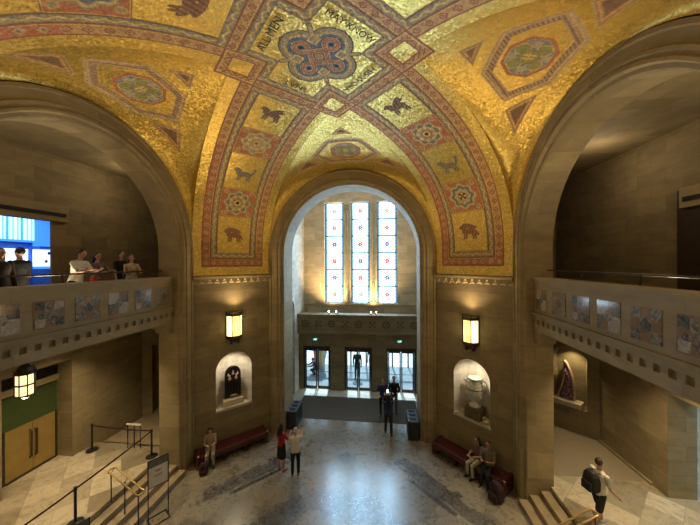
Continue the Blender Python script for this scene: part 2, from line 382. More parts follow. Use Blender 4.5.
def col_centre(s, l):
    C = np.empty(s.shape+(4,)); C[:] = GOLD
    aS, aL = np.maximum(np.abs(s), np.abs(l)), np.minimum(np.abs(s), np.abs(l))
    ulong = np.where(np.abs(s) > np.abs(l), l, s)
    t = (aS < 1.82) & ~((aL < .66) & (aS < 1.35))
    e = (t & (aL < .86) & (aS < 1.55)); 
    strip_blu(C, e & (aS >= 1.35), aS-1.35, ulong); strip_blu(C, e & (aS < 1.35), aL-.66, aS)
    e2 = (aL < .86) & (aS >= 1.55) & (aS < 1.82); strip_tan(C, e2, (aS-1.55)*1.2, ulong, None)
    sq = (aL >= .86) & (aS < 1.82)
    strip_tan(C, sq, np.full_like(s, .17), np.full_like(s, .15), None); put(C, sq, TAN)
    w = np.maximum(np.abs(aS-1.33), np.abs(aL-1.33))
    put(C, sq & ((w > .44) | ((w < .27) & (w > .235))), DRED); put(C, sq & (w < .235), GOLD); put(C, sq & (w < .43) & (w > .41), YEL)
    for k in range(-3, 4): put(C, sq & (np.abs(np.abs(aS-1.33-k*.14)+np.abs(aL-1.33)-.35) < .02) & (w > .28) & (w < .40), DRED)
    q = quatre(s, l); inn = (aS < 1.4)
    put(C, inn & (q < .0), BLK); put(C, inn & (q < -.025), GRY); put(C, inn & (q < -.12), YEL); put(C, inn & (q < -.14), GRY)
    bl = np.minimum(np.hypot(np.abs(s)-.46, l), np.hypot(s, np.abs(l)-.46)); put(C, inn & (bl < .335), YEL); put(C, inn & (bl < .315), BLU*np.array([.75, .85, 1, 1])); put(C, inn & (np.abs(s)+np.abs(l) < .5), BLU*np.array([.75, .85, 1, 1]))
    x, y = (s+l)/2**.5, (s-l)/2**.5
    for dx, dy in ((.52, 0), (-.52, 0), (0, .52), (0, -.52)):   # pointed leaves between the loops
        m = (np.abs(x-dx)+np.abs(y-dy)*1.0 < .17) & (np.hypot(x, y) < .66); put(C, m, YEL); put(C, m & (np.abs(x-dx)+np.abs(y-dy) < .11), LGT*np.array([.8, .8, .8, 1]))
    # looped square knot
    c_, p_ = .19, .145; ax, ay = np.abs(x), np.abs(y); far = c_+p_
    d = np.where(ay < far, np.abs(ax-c_), 9.); d = np.minimum(d, np.where(ax < far, np.abs(ay-c_), 9.))
    ring = np.abs(np.hypot(ax-far, ay-far)-p_); d = np.minimum(d, np.where((ax < far) & (ay < far), 9., ring))
    over = (np.abs(ay-c_) < .084) & (x*y > 0)
    d = np.where(over & (ax < far) & (np.abs(ax-c_) < .09), np.abs(ay-c_), d)
    kn = inn & (d < .075)
    kn = inn & (d < .084); put(C, kn, BLK); put(C, inn & (d < .072), LGT); put(C, inn & (d < .040), REDC*np.array([.9, .8, .8, 1])); put(C, inn & (d < .007), LGT)
    m = (np.maximum(ax, ay) < .10); put(C, m, TAN); put(C, m & (np.sin(x*80)*np.sin(y*80) > .2), BLK)
    put(C, np.hypot(ax-far, ay-far) < .045, BLK)
    return C
def sdpoly(x, y, P):   # signed distance to convex polygon (negative inside)
    P = np.array(P, float); c = P.mean(0); d = np.full(x.shape, -9.)
    for i in range(len(P)):
        p, q = P[i], P[(i+1) % len(P)]; n = np.array([q[1]-p[1], -(q[0]-p[0])]); n /= np.hypot(*n)
        if n @ (c-p) > 0: n = -n
        d = np.maximum(d, (x-p[0])*n[0]+(y-p[1])*n[1])
    return d
def col_cell(x, y):    # x across, y along (outwards from centre)
    C = np.empty(x.shape+(4,)); C[:] = GOLD
    x0 = x; x = np.abs(x); X = x0
    hexa = [(-.62, 3.70), (.62, 3.70), (1.36, 4.50), (.66, 5.22), (-.66, 5.22), (-1.36, 4.50)]
    d = sdpoly(X, y, hexa)
    def frame(d, w):
        put(C, (d < 0) & (d > -w), np.array([.60, .42, .27, .1])); put(C, (d < 0) & (d > -.018), LGT)
        put(C, (d < -.055) & (d > -.075), YEL); put(C, (d < -w+.02) & (d > -w), YEL)
        put(C, (d < -.10) & (d > -w+.03) & (np.sin((X+y)*2*np.pi/.11) > .2), BRN)
    frame(d, .24)
    put(C, (d < -.30) & (d > -.33), YEL)
    put(C, d < -.33, GOLD)
    o = sdpoly(X, y, [((.62)*math.cos(math.pi/8+k*math.pi/4), 4.46+.52*math.sin(math.pi/8+k*math.pi/4)) for k in range(8)])
    put(C, o < 0, REDC); put(C, o < -.07, LGT); put(C, o < -.09, BLU*np.array([1.3, 1.3, 1.3, 1]))
    for k in range(4):
        cx, cy = .30*math.cos(k*math.pi/2+math.pi/4), 4.46+.28*math.sin(k*math.pi/2+math.pi/4)
        r = np.hypot(X-cx, y-cy); put(C, (r < .16) & (o < 0), YEL); put(C, (r < .14) & (o < 0), GRN)
        cx, cy = .36*math.cos(k*math.pi/2), 4.46+.34*math.sin(k*math.pi/2)
        m = (np.maximum(np.abs(X-cx), np.abs(y-cy)) < .09) & (o < -.04); put(C, m, LGT)
    r = np.hypot(X, y-4.46); put(C, r < .20, BRN); put(C, r < .185, GRN)
    put(C, (r < .13) & ((np.abs(np.abs(X)-.05) < .025) | (np.abs(y-4.46) < .02)), YEL)
    for T in ([(0, 3.04), (.40, 3.46), (-.40, 3.46)], [(.95, 5.14), (1.60, 4.62), (2.25, 5.14)], [(-.95, 5.14), (-1.60, 4.62), (-2.25, 5.14)]):
        d = sdpoly(X, y, T); put(C, d < 0, TAN*np.array([.8, .7, .75, 1])); put(C, (d < 0) & (d > -.018), LGT)
        put(C, (d < -.06) & (d > -.08), YEL); put(C, d < -.11, BRN)
    return C
def grid_obj(name, P, C, mat, parent, flip=False):
    n, m = P.shape[:2]; me = bpy.data.meshes.new(name)
    idx = np.arange(n*m).reshape(n, m)
    q = np.stack([idx[:-1, :-1], idx[1:, :-1], idx[1:, 1:], idx[:-1, 1:]], -1).reshape(-1, 4)
    if flip: q = q[:, ::-1]
    me.vertices.add(n*m); me.vertices.foreach_set('co', P.reshape(-1).astype(np.float32))
    me.loops.add(q.size); me.loops.foreach_set('vertex_index', q.reshape(-1).astype(np.int32))
    me.polygons.add(len(q)); me.polygons.foreach_set('loop_start', np.arange(0, q.size, 4, dtype=np.int32))
    me.polygons.foreach_set('loop_total', np.full(len(q), 4, dtype=np.int32))
    me.update(calc_edges=True); me.polygons.foreach_set('use_smooth', np.ones(len(q), dtype=bool))
    at = me.color_attributes.new('Col', 'FLOAT_COLOR', 'POINT'); at.data.foreach_set('color', C.reshape(-1).astype(np.float32))
    me.materials.append(mat); me.validate()
    o = bpy.data.objects.new(name, me); COL.objects.link(o)
    if parent: o.parent = parent
    return o
ceil = S(empty('ceiling'))
RES = .018
R45 = 2**-.5
aend = _a[-1]; a0 = EDGE
for bi, (dx, dy, bid) in enumerate(((1, 1, (0, -1)), (-1, 1, (2, -1)), (-1, -1, (1, 1)), (1, -1, (3, 1)))):
    aa = np.linspace(a0, aend, int((aend-a0)/RES)); ll = np.linspace(-EDGE, EDGE, int(2*EDGE/RES))
    a_, l_ = np.meshgrid(aa, ll, indexing='ij'); s_ = np.interp(a_, _a, _s); z_ = np.interp(a_, _a, _z)
    z_ = np.where(s_ < SD-1e-6, Bz(s_), z_)
    # unit vectors: along (dx,dy)/sqrt2, lateral (dy,-dx)/sqrt2
    P = np.stack([(s_*dx+l_*dy)*R45, (s_*dy-l_*dx)*R45, z_], -1)
    grid_obj('vault_band', P, col_band(a_, l_, bid), MOSAIC, ceil, flip=True)
gg = np.linspace(-EDGE, EDGE, int(2*EDGE/RES)); s_, l_ = np.meshgrid(gg, gg, indexing='ij')
P = np.stack([(s_+l_)*R45, (s_-l_)*R45, Bz(np.maximum(np.abs(s_), np.abs(l_)))], -1)
# the medallion's outer diamonds spill onto the bands, so it is painted there from the same function
grid_obj('vault_medallion', P, col_centre(s_, l_), MOSAIC, ceil, flip=True)
#CELLS
for k in range(4):
    ny = 240; 
    yy = np.linspace(Q2, A, ny); tt = np.sin(np.linspace(-np.pi/2, np.pi/2, 300))
    y_, t_ = np.meshgrid(yy, tt, indexing='ij'); xe = y_-Q2; x_ = xe*t_
    K = Bz(y_*R45); E_ = Bz((y_+xe)*R45); q = .5+.5*(A-y_)/(A-Q2)
    z_ = E_+(K-E_)*np.maximum(1-t_*t_, 0)**q
    c, s = (1, 0, -1, 0)[k], (0, 1, 0, -1)[k]
    P = np.stack([x_*c-y_*s, x_*s+y_*c, z_], -1)
    C_ = col_cell(x_, y_)
    sq = (np.abs(y_-x_)*R45 < 1.82) & (np.abs(y_+x_)*R45 < 1.82)
    C_[sq] = col_centre((x_+y_)*R45, (x_-y_)*R45)[sq]
    grid_obj('vault_cell', P, C_, MOSAIC, ceil)
# lettering in the four arms of the medallion
LET = plain('dark_tesserae', (.10, .065, .035), .6)
def word(txt, d, size):
    # d: outward unit direction of the arm in plan; letters' tops point outwards, read from below
    cu = bpy.data.curves.new('lettering', 'FONT'); cu.body = txt; cu.size = size; cu.align_x = 'CENTER'; cu.extrude = .004
    cu.space_character = 1.02; cu.materials.append(LET)
    o = bpy.data.objects.new('lettering', cu); COL.objects.link(o); o.parent = ceil
    up_ = Vector((d[0], d[1], 0)).normalized(); nz_ = Vector((0, 0, -1)); x_ = up_.cross(nz_)
    Mx = Matrix((x_, up_, nz_)).transposed().to_4x4(); Mx.translation = up_*1.10+Vector((0, 0, ZT-.075)); o.matrix_world = Mx
    return o
word('ALL\u00b7MEN', (-1, -1), .26); word('MAY\u00b7KNOW', (1, -1), .21); word('HIS\u00b7WORK', (1, 1), .235); word('THAT:', (-1, 1), .26)

# ================================================================== ARCHWAYS
PROF = [(3.533, .03), (3.533, -.05), (3.46, -.06), (3.43, -.02), (3.25, -.02), (3.23, -.065), (3.18, -.065), (3.16, -.025), (3.12, -.025), (3.10, -.06), (3.05, -.06), (3.02, .03), (2.95, .05), (2.915, .09)]
def rot4(k):
    c, s = (1, 0, -1, 0)[k], (0, 1, 0, -1)[k]
    return Matrix(((c, -s, 0, 0), (s, c, 0, 0), (0, 0, 1, 0), (0, 0, 0, 1)))
def arch_path(r, z0, n=48): return [(-r, z0), (-r, (z0+ZC)/2)]+[(-r*math.cos(math.pi*i/n), ZC+r*math.sin(math.pi*i/n)) for i in range(n+1)]+[(r, (z0+ZC)/2), (r, z0)]
def archway(k, depth, z0, name):
    b = MB(); b.T = rot4(k); pr = PROF+[(2.915, depth)]; rows = [[(a, A+d, z) for a, z in arch_path(r, z0)] for r, d in pr]
    n = len(rows[0])
    for i in range(len(rows)-1):
        b.add(rows[i]+rows[i+1], [(j, j+1, n+j+1, n+j) for j in range(n-1)])
    o = S(b.build(name, [TRIM])); o.data.polygons.foreach_set('use_smooth', [False]*len(o.data.polygons)); return o
def holewall(b, P, x0, x1, z0, z1, hx, hr, hz, hb, n=24, mi=0, ry=None):
    """rectangle with an arched hole: P maps (a,z)->3D. hole centre hx radius hr spring hz bottom hb (ry: rise)"""
    ry = ry or hr
    Q = lambda pts: b.poly([P(*p) for p in pts], mi)
    Q([(x0, z0), (hx-hr, z0), (hx-hr, hz), (hx-hr, z1), (x0, z1)]); Q([(hx+hr, z0), (x1, z0), (x1, z1), (hx+hr, z1), (hx+hr, hz)])
    if hb > z0: Q([(hx-hr, z0), (hx+hr, z0), (hx+hr, hb), (hx-hr, hb)])
    for i in range(n):
        t0, t1 = math.pi*i/n, math.pi*(i+1)/n
        a0, a1 = hx-hr*math.cos(t0), hx-hr*math.cos(t1)
        Q([(a0, hz+ry*math.sin(t0)), (a1, hz+ry*math.sin(t1)), (a1, z1), (a0, z1)])
archway(0, DF, 0, 'wall_arch_north'); archway(1, DS, 0, 'wall_arch_west'); archway(3, DS, 0, 'wall_arch_east'); archway(2, DS, 0, 'wall_arch_south')
# ================================================================== CORNER WALLS with niches and cornice
NR, NZ, NB, ND = .70, 3.10, 1.60, .62
def diagT(k):  # local: a along wall (left to right seen from the room), d outward, z
    ang = {'ne': -45, 'nw': 45, 'se': -135, 'sw': 135}[k]
    return Matrix.Rotation(math.radians(ang), 4, 'Z')
DW = SD
for k in ('nw', 'ne', 'sw', 'se'):
    b = MB(); b.T = diagT(k); P = lambda a, z: (a, DW, z)
    holewall(b, P, -EDGE, EDGE, 0, ZLOW+.03, 0, NR, NZ, NB)
    S(b.build('wall_corner_'+k, [STONE]))
    b = MB(); b.T = diagT(k)   # niche lining: half-round recess under a quarter-sphere head
    n = 24; rows = []
    for z in (NB, NZ): rows.append([(-NR*math.cos(math.pi*i/n), DW+ND*math.sin(math.pi*i/n), z) for i in range(n+1)])
    for j in range(1, 9):
        f = math.cos(math.pi/2*j/8); zz = NZ+NR*math.sin(math.pi/2*j/8)
        rows.append([(-NR*f*math.cos(math.pi*i/n), DW+ND*f*math.sin(math.pi*i/n), zz) for i in range(n+1)])
    for i in range(len(rows)-1): b.add(rows[i]+rows[i+1], [(j, j+1, n+2+j, n+1+j) for j in range(n)])
    b.poly([(-NR, DW-.03, NB)]+[(-NR*math.cos(math.pi*i/n), DW+ND*math.sin(math.pi*i/n), NB) for i in range(n+1)]+[(NR, DW-.03, NB)])
    b.box(-NR-.02, NR+.02, DW-.03, DW+.001, NB-.07, NB)
    S(b.build('wall_niche_'+k, [PALE], smooth=False))
    b = MB(); b.T = diagT(k)
    prof = [(0, 6.60), (-.05, 6.66), (-.05, 6.70), (-.12, 6.76), (-.15, 6.86), (-.15, 6.90), (0, 6.92)]
    pts = [[(a, DW+d, z) for d, z in prof] for a in (-EDGE+.02, EDGE-.02)]
    m_ = len(prof); b.add(pts[0]+pts[1], [(i, i+1, m_+i+1, m_+i) for i in range(m_-1)]); b.poly(pts[0]); b.poly(pts[1])
    nn = 11; w = 2*(EDGE-.05)/nn
    for i in range(nn):   # scalloped pendant leaves under the cornice
        c = -EDGE+.05+(i+.5)*w
        b.prism([(c-w*.44, DW-.13, 6.78), (c+w*.44, DW-.13, 6.78), (c+w*.22, DW-.13, 6.66), (c, DW-.13, 6.57), (c-w*.22, DW-.13, 6.66)], (0, .04, 0))
    S(b.build('cornice', [TRIM]))
# ================================================================== WALLS
# vestibule beyond the north arch
VX, VY, VT = 3.55, 11.2, 11.95
b = MB()
holewall(b, lambda a, z: (a, A+DF, z), -VX, VX, 0, VT, 0, RI, ZC, 0, n=48)
S(b.build('wall_vestibule_south', [PALE]))
for sx, nme in ((-1, 'wall_vestibule_west'), (1, 'wall_vestibule_east')):
    b = MB(); holewall(b, lambda a, z: (sx*VX, a, z), A+DF, VY, 0, VT, 8.62, .62, 4.75, 0)
    n = 24
    # reveal of the side opening and the dim passage behind it
    pth = [(-.62, 0), (-.62, 4.75)]+[(-.62*math.cos(math.pi*i/n), 4.75+.62*math.sin(math.pi*i/n)) for i in range(n+1)]+[(.62, 0)]
    m_ = len(pth); b.add([(sx*VX, 8.62+a, z) for a, z in pth]+[(sx*(VX+1.2), 8.62+a, z) for a, z in pth], [(i, i+1, m_+i+1, m_+i) for i in range(m_-1)])
    b.quad((sx*(VX+1.2), 8, 0), (sx*(VX+1.2), 9.24, 0), (sx*(VX+1.2), 9.24, 5.4), (sx*(VX+1.2), 8, 5.4))
    S(b.build(nme, [PALE]))
S(MB().box(-VX, VX, A+DF, VY+.4, VT, VT+.1).build('ceiling_vestibule', [PALE]))
# window wall with three tall openings
WX = [(-2.24, -1.04), (-.60, .58), (1.02, 2.26)]; WZ = (4.88, 11.12)
b = MB(); xs = [-VX]+[x for w in WX for x in w]+[VX]
for i in range(0, 8, 2): b.box(xs[i], xs[i+1], VY, VY+.4, 3.3, VT)
for w in WX: b.box(w[0], w[1], VY, VY+.4, 3.3, WZ[0]); b.box(w[0], w[1], VY, VY+.4, WZ[1], VT)
S(b.build('wall_north', [stone('window_wall_limestone', (.47, .38, .25))]))  # lighter copy of the limestone, floodlit brightness put into its colour
b = MB()
for cx in (-.82, .80):   # carved pilasters between the windows
    b.box(cx-.10, cx+.10, VY-.10, VY, 4.95, 10.6); b.tube([(cx, VY-.12, 4.95), (cx, VY-.12, 10.6)], .075, 10)
    b.box(cx-.17, cx+.17, VY-.2, VY, 10.6, 10.95); b.box(cx-.15, cx+.15, VY-.18, VY, 4.8, 4.97)
    for j in range(40): b.tube([(cx-.07, VY-.18, 5.0+j*.14), (cx+.07, VY-.19, 5.07+j*.14)], .018, 5)
b.box(-VX, VX, VY-.05, VY, 4.70, 4.80)
S(b.build('trim_window_pilasters', [TRIM]))
def win_mat():
    m, nt, b = nm('leaded_glass'); at = N(nt, 'ShaderNodeAttribute'); at.attribute_name = 'Col'
    nt.links.new(at.outputs['Color'], b.inputs['Base Color']); nt.links.new(at.outputs['Color'], b.inputs['Emission Color'])
    b.inputs['Emission Strength'].default_value = WIN_STRENGTH; b.inputs['Roughness'].default_value = .3
    return m
WM = win_mat()
for i, (x0, x1) in enumerate(WX):
    w = S(empty('window_%d' % (i+1), ((x0+x1)/2, VY+.2, WZ[0])))
    nx, nz = 64, 330; xx = np.linspace(x0, x1, nx); zz = np.linspace(WZ[0], WZ[1], nz); X, Z = np.meshgrid(xx, zz, indexing='ij')
    cx = (x0+x1)/2; H6 = (WZ[1]-WZ[0])/6; row = np.floor((Z-WZ[0])/H6).clip(0, 5); zl = (Z-WZ[0])-(row+.5)*H6; xl = X-cx; hw = (x1-x0)/2
    C = np.ones(X.shape+(4,))*np.array([.42, .71, 1.0, 1])
    C[(np.sin(xl*36)*np.sin(zl*36) > .72)] = (.018, .032, .042, 1)
    e = np.minimum(hw-np.abs(xl), H6/2-np.abs(zl))
    side = hw-np.abs(xl) < .16
    C[side & (np.sin(zl*30) > -.1)] = (.005, .018, .028, 1); C[side & (np.sin(zl*30) <= -.1)] = (.014, .030, .045, 1)
    C[side & (np.abs(np.sin(zl*15)) < .25)] = (.03, .014, .014, 1)
    C[e < .06] = (.006, .020, .026, 1)
    r = np.hypot(xl, zl); t = np.arctan2(zl, xl)
    for j in range(6):
        m = row == j; kk = (j+i) % 2; cc = (.004, .008, .035, 1) if kk else (.040, .005, .008, 1)
        if (i, j) in ((1, 0), (2, 5), (0, 5)): cc = (.02, .032, .026, 1)
        C[m & (np.abs(r-.27) < .028)] = (.014, .025, .038, 1)
        C[m & (r < .20*(1+.35*np.cos(6*t)))] = (.022, .034, .048, 1)
        C[m & (r < .15*(1+.35*np.cos(6*t)))] = cc; C[m & (r < .045)] = (.08, .05, .02, 1)
        C[m & (np.abs(np.abs(xl)-.33)+np.abs(np.abs(zl)-.33) < .07)] = cc
    C[(np.abs(np.abs(zl)-H6/2) < .022)] = (.004, .006, .007, 1)
    P = np.stack([X, np.full_like(X, VY+.22), Z], -1)
    o = grid_obj('window_pane', P, C, WM, None); o.parent = w; o.matrix_parent_inverse = Matrix.Translation((-(x0+x1)/2, -(VY+.2), -WZ[0]))
    b = MB(); t_ = .045
    for q in ((x0, x0+t_), (x1-t_, x1)): b.box(q[0], q[1], VY+.17, VY+.26, WZ[0], WZ[1])
    for j in range(7): zc_ = WZ[0]+j*H6; b.box(x0, x1, VY+.18, VY+.25, max(zc_-.02, WZ[0]), min(zc_+.02, WZ[1]))
    o = b.build('window_frame', [BRONZE]); o.parent = w; o.matrix_parent_inverse = Matrix.Translation((-(x0+x1)/2, -(VY+.2), -WZ[0]))
# door wall and gallery over it
DY = 10.2
LX = [(-3.3, -1.66), (-.86, .74), (1.56, 3.2)]; LZ = 2.52
b = MB(); xs = [-VX]+[x for w in LX for x in w]+[VX]
for i in range(0, 8, 2): b.box(xs[i], xs[i+1], DY-.2, DY+.2, 0, LZ)
b.box(-VX, VX, DY-.2, DY+.2, LZ, 3.35)
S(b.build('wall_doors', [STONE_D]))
b = MB(); b.box(-VX, VX, DY-.45, DY+.25, 3.30, 3.45); b.box(-VX, VX, DY-.40, DY+.2, 3.45, 4.33); b.box(-VX, VX, DY-.5, DY+.2, 4.33, 4.42)
b.box(-VX, VX, DY+.2, VY+.3, 3.30, 3.45)
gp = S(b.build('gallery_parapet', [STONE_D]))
b = MB(); y_ = DY-.41
for i in range(9):
    cx = -3.1+i*.775; z0 = 3.88
    for q in range(4 if i % 2 else 8):
        t = 2*math.pi*q/(4 if i % 2 else 8)+(math.pi/4 if i % 2 else 0); r_ = .17; 
        b.lathe([(0.01, 0), (.065, .0), (.065, .02), (.01, .03)], n=6) if False else None
        cx2, cz2 = cx+r_*math.cos(t), z0+r_*math.sin(t)
        b.prism([(cx2+.07*math.cos(t+u), y_, cz2+.07*math.sin(t+u)) for u in (0, math.pi/2, math.pi, -math.pi/2)], (0, -.02, 0))
    b.prism([(cx+.06*math.cos(u*math.pi/4), y_, z0+.06*math.sin(u*math.pi/4)) for u in range(8)], (0, -.02, 0))
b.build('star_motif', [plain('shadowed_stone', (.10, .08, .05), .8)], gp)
# side galleries, balconies and lower aisles
GX, GZ, GC = 9.5, 5.98, 11.05
ZL = .6
for sx, nme in ((-1, 'west'), (1, 'east')):
    b = MB(); fx = lambda x: sx*x
    # room-side face of the arch wall (closes the gallery)
    holewall(b, lambda a, z: (sx*(A+DS), a, z), -8.2, 8.2, 0, GC, 0, RI, ZC, 0, n=48)
    S(b.build('wall_gallery_inner_'+nme, [STONE_D]))
    # upper wall: solid north part, opening to the south with lintel
    yo = 1.9 if sx < 0 else 2.45
    b = MB()
    b.box(*sorted((fx(GX), fx(GX+.07))), yo, 8.2, GZ, GC); b.box(*sorted((fx(GX), fx(GX+.07))), -8.2, yo, 8.8 if sx < 0 else 9.3, GC); b.box(*sorted((fx(GX), fx(GX+.07))), -8.2, -3.2, GZ, 9.3)
    b.box(*sorted((fx(GX), fx(A+DS))), 8.2, 8.5, GZ, GC); b.box(*sorted((fx(GX), fx(A+DS))), -8.5, -8.2, GZ, GC)
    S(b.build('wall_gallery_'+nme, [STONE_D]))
    S(MB().box(*sorted((fx(A+DS), fx(GX+.5))), -8.2, 8.2, GC, GC+.2).build('ceiling_gallery_'+nme, [STONE_D]))
    S(MB().box(*sorted((fx(A+.30), fx(GX+4))), -8.2, 8.2, 5.36, GZ).build('floor_gallery_'+nme, [STONE_D]))
    b = MB(); b.box(*sorted((fx(GX-.12), fx(GX))), -3, yo+.43 if sx < 0 else 2.36, 8.82, 9.36); b.box(*sorted((fx(GX-.14), fx(GX-.12))), -3, (yo+.33 if sx < 0 else 2.26), 8.98, 9.1, 1)
    S(b.build('trim_lintel_'+nme, [TRIM, BLACK]))
# parapets
def pinwheel(seed):
    rg = random.Random(seed); b = MB(); h = .30; typ = seed % 3; P = []
    if typ == 0:
        for i in range(3):
            for j in range(3): P.append(([(-h+i*.2, -h+j*.2), (-h+i*.2+.2, -h+j*.2), (-h+i*.2+.2, -h+j*.2+.2), (-h+i*.2, -h+j*.2+.2)], (0, 1)[(i+j) % 2]))
        P.append(([(0, -.13), (.13, 0), (0, .13), (-.13, 0)], 2))
    elif typ == 1:
        for k in range(8):
            t0, t1 = k*math.pi/4, (k+1)*math.pi/4; f = lambda t: (h*max(-1, min(1, 1.42*math.cos(t))), h*max(-1, min(1, 1.42*math.sin(t))))
            P.append(([(0, 0), f(t0), f((t0+t1)/2), f(t1)], (0, 3, 1, 2)[k % 4] if k % 2 else (3, 1)[k//2 % 2]))
        P.append(([(.12*math.cos(k*math.pi/3), .12*math.sin(k*math.pi/3)) for k in range(6)], 0))
    else:
        P.append(([(-h, -h), (h, -h), (h, h), (-h, h)], 1))
        for k in range(4):
            c, s = (1, 0, -1, 0)[k], (0, 1, 0, -1)[k]
            for q, mi in (([(0, 0), (.1, .08), (.1, .28), (-.02, .2)], 0), ([(.1, .08), (.28, .1), (.28, .28), (.1, .28)], 3 if k % 2 else 2)):
                P.append(([(x*c-y*s, x*s+y*c) for x, y in q], mi))
    for n, (q, mi) in enumerate(P): b.prism([(0, x, z) for x, z in reversed(q)], (-.012-.002*n/10, 0, 0), mi)
    return b
def parapet(sx, name):
    b = MB(); X = lambda a, c: sorted((sx*a, sx*c)); L = RI-.002
    b.box(*X(5.96, 6.25), -L, L, 5.86, 6.84); b.box(*X(5.90, 6.30), -L, L, 6.84, 6.93)
    b.box(*X(5.93, 6.0), -L, L, 6.76, 6.84)
    b.box(*X(5.88, 6.3), -L, L, 5.79, 5.88); b.box(*X(5.92, 6.3), -L, L, 5.69, 5.79); b.box(*X(5.97, 6.3), -L, L, 5.55, 5.69)
    b.box(*X(5.92, 6.3), -L, L, 5.34, 5.55)
    n = int(2*L/.262)
    for i in range(n):
        c = -L+.13+i*.262; b.box(*X(5.92, 5.975), c-.065, c+.065, 5.55, 5.69)
    for s in (-1, 1):   # corbels at the piers
        for j, (d, z) in enumerate(((.42, 5.24), (.30, 5.12), (.18, 4.98))):
            b.box(*X(5.95+.0, 6.48), *sorted((s*L, s*(L-d))), z-.02 if j == 2 else z, (5.34, 5.24, 5.12)[j])
    o = S(b.build(name, [TRIM]))
    for j in range(-3, 4):
        yc = j*.835; w = .5 if abs(j) == 3 else .6
        p = pinwheel(j+3+(7 if sx > 0 else 0)).build('marble_panel', PM, o, loc=(sx*5.962, yc, 6.29), rz=0 if sx > 0 else math.pi)
        p.scale = (1, w/.6, 1.0)
    # rail on brackets
    r = MB(); r.tube([(sx*6.3, -L, 7.14), (sx*6.3, 2.8, 7.14)], .022, 8)
    rl = r.build('balcony_handrail', [BRONZE])
    for yb in (-1.95, -.32, 1.31):
        MB().tube([(sx*6.28, yb, 6.93), (sx*6.3, yb, 7.14)], .02, 8).build('bracket', [BRONZE], rl)
    return o, rl
pw, railw = parapet(-1, 'parapet_west'); pe, raile = parapet(1, 'parapet_east')
tag(railw, 'dark metal handrail along the balcony parapet where visitors lean', 'handrail')
tag(raile, 'dark metal handrail along the empty balcony parapet', 'handrail')
b = MB(); b.box(-RI, RI, -6.32, -6.02, 5.36, 6.90); S(b.build('parapet_south', [TRIM]))
S(MB().box(-8.2, 8.2, -9.6, -6.02, 5.2, 5.36).build('floor_gallery_south', [STONE_D]))
b = MB(); holewall(b, lambda a, z: (a, -(A+DS), z), -8.2, 8.2, 0, GC, 0, RI, ZC, 0, n=48); b.box(-8.2, 8.2, -9.8, -9.6, 0, GC); b.box(-8.2, 8.2, -9.7, -6.5, GC, GC+.1)
S(b.build('wall_gallery_south', [STONE_D]))
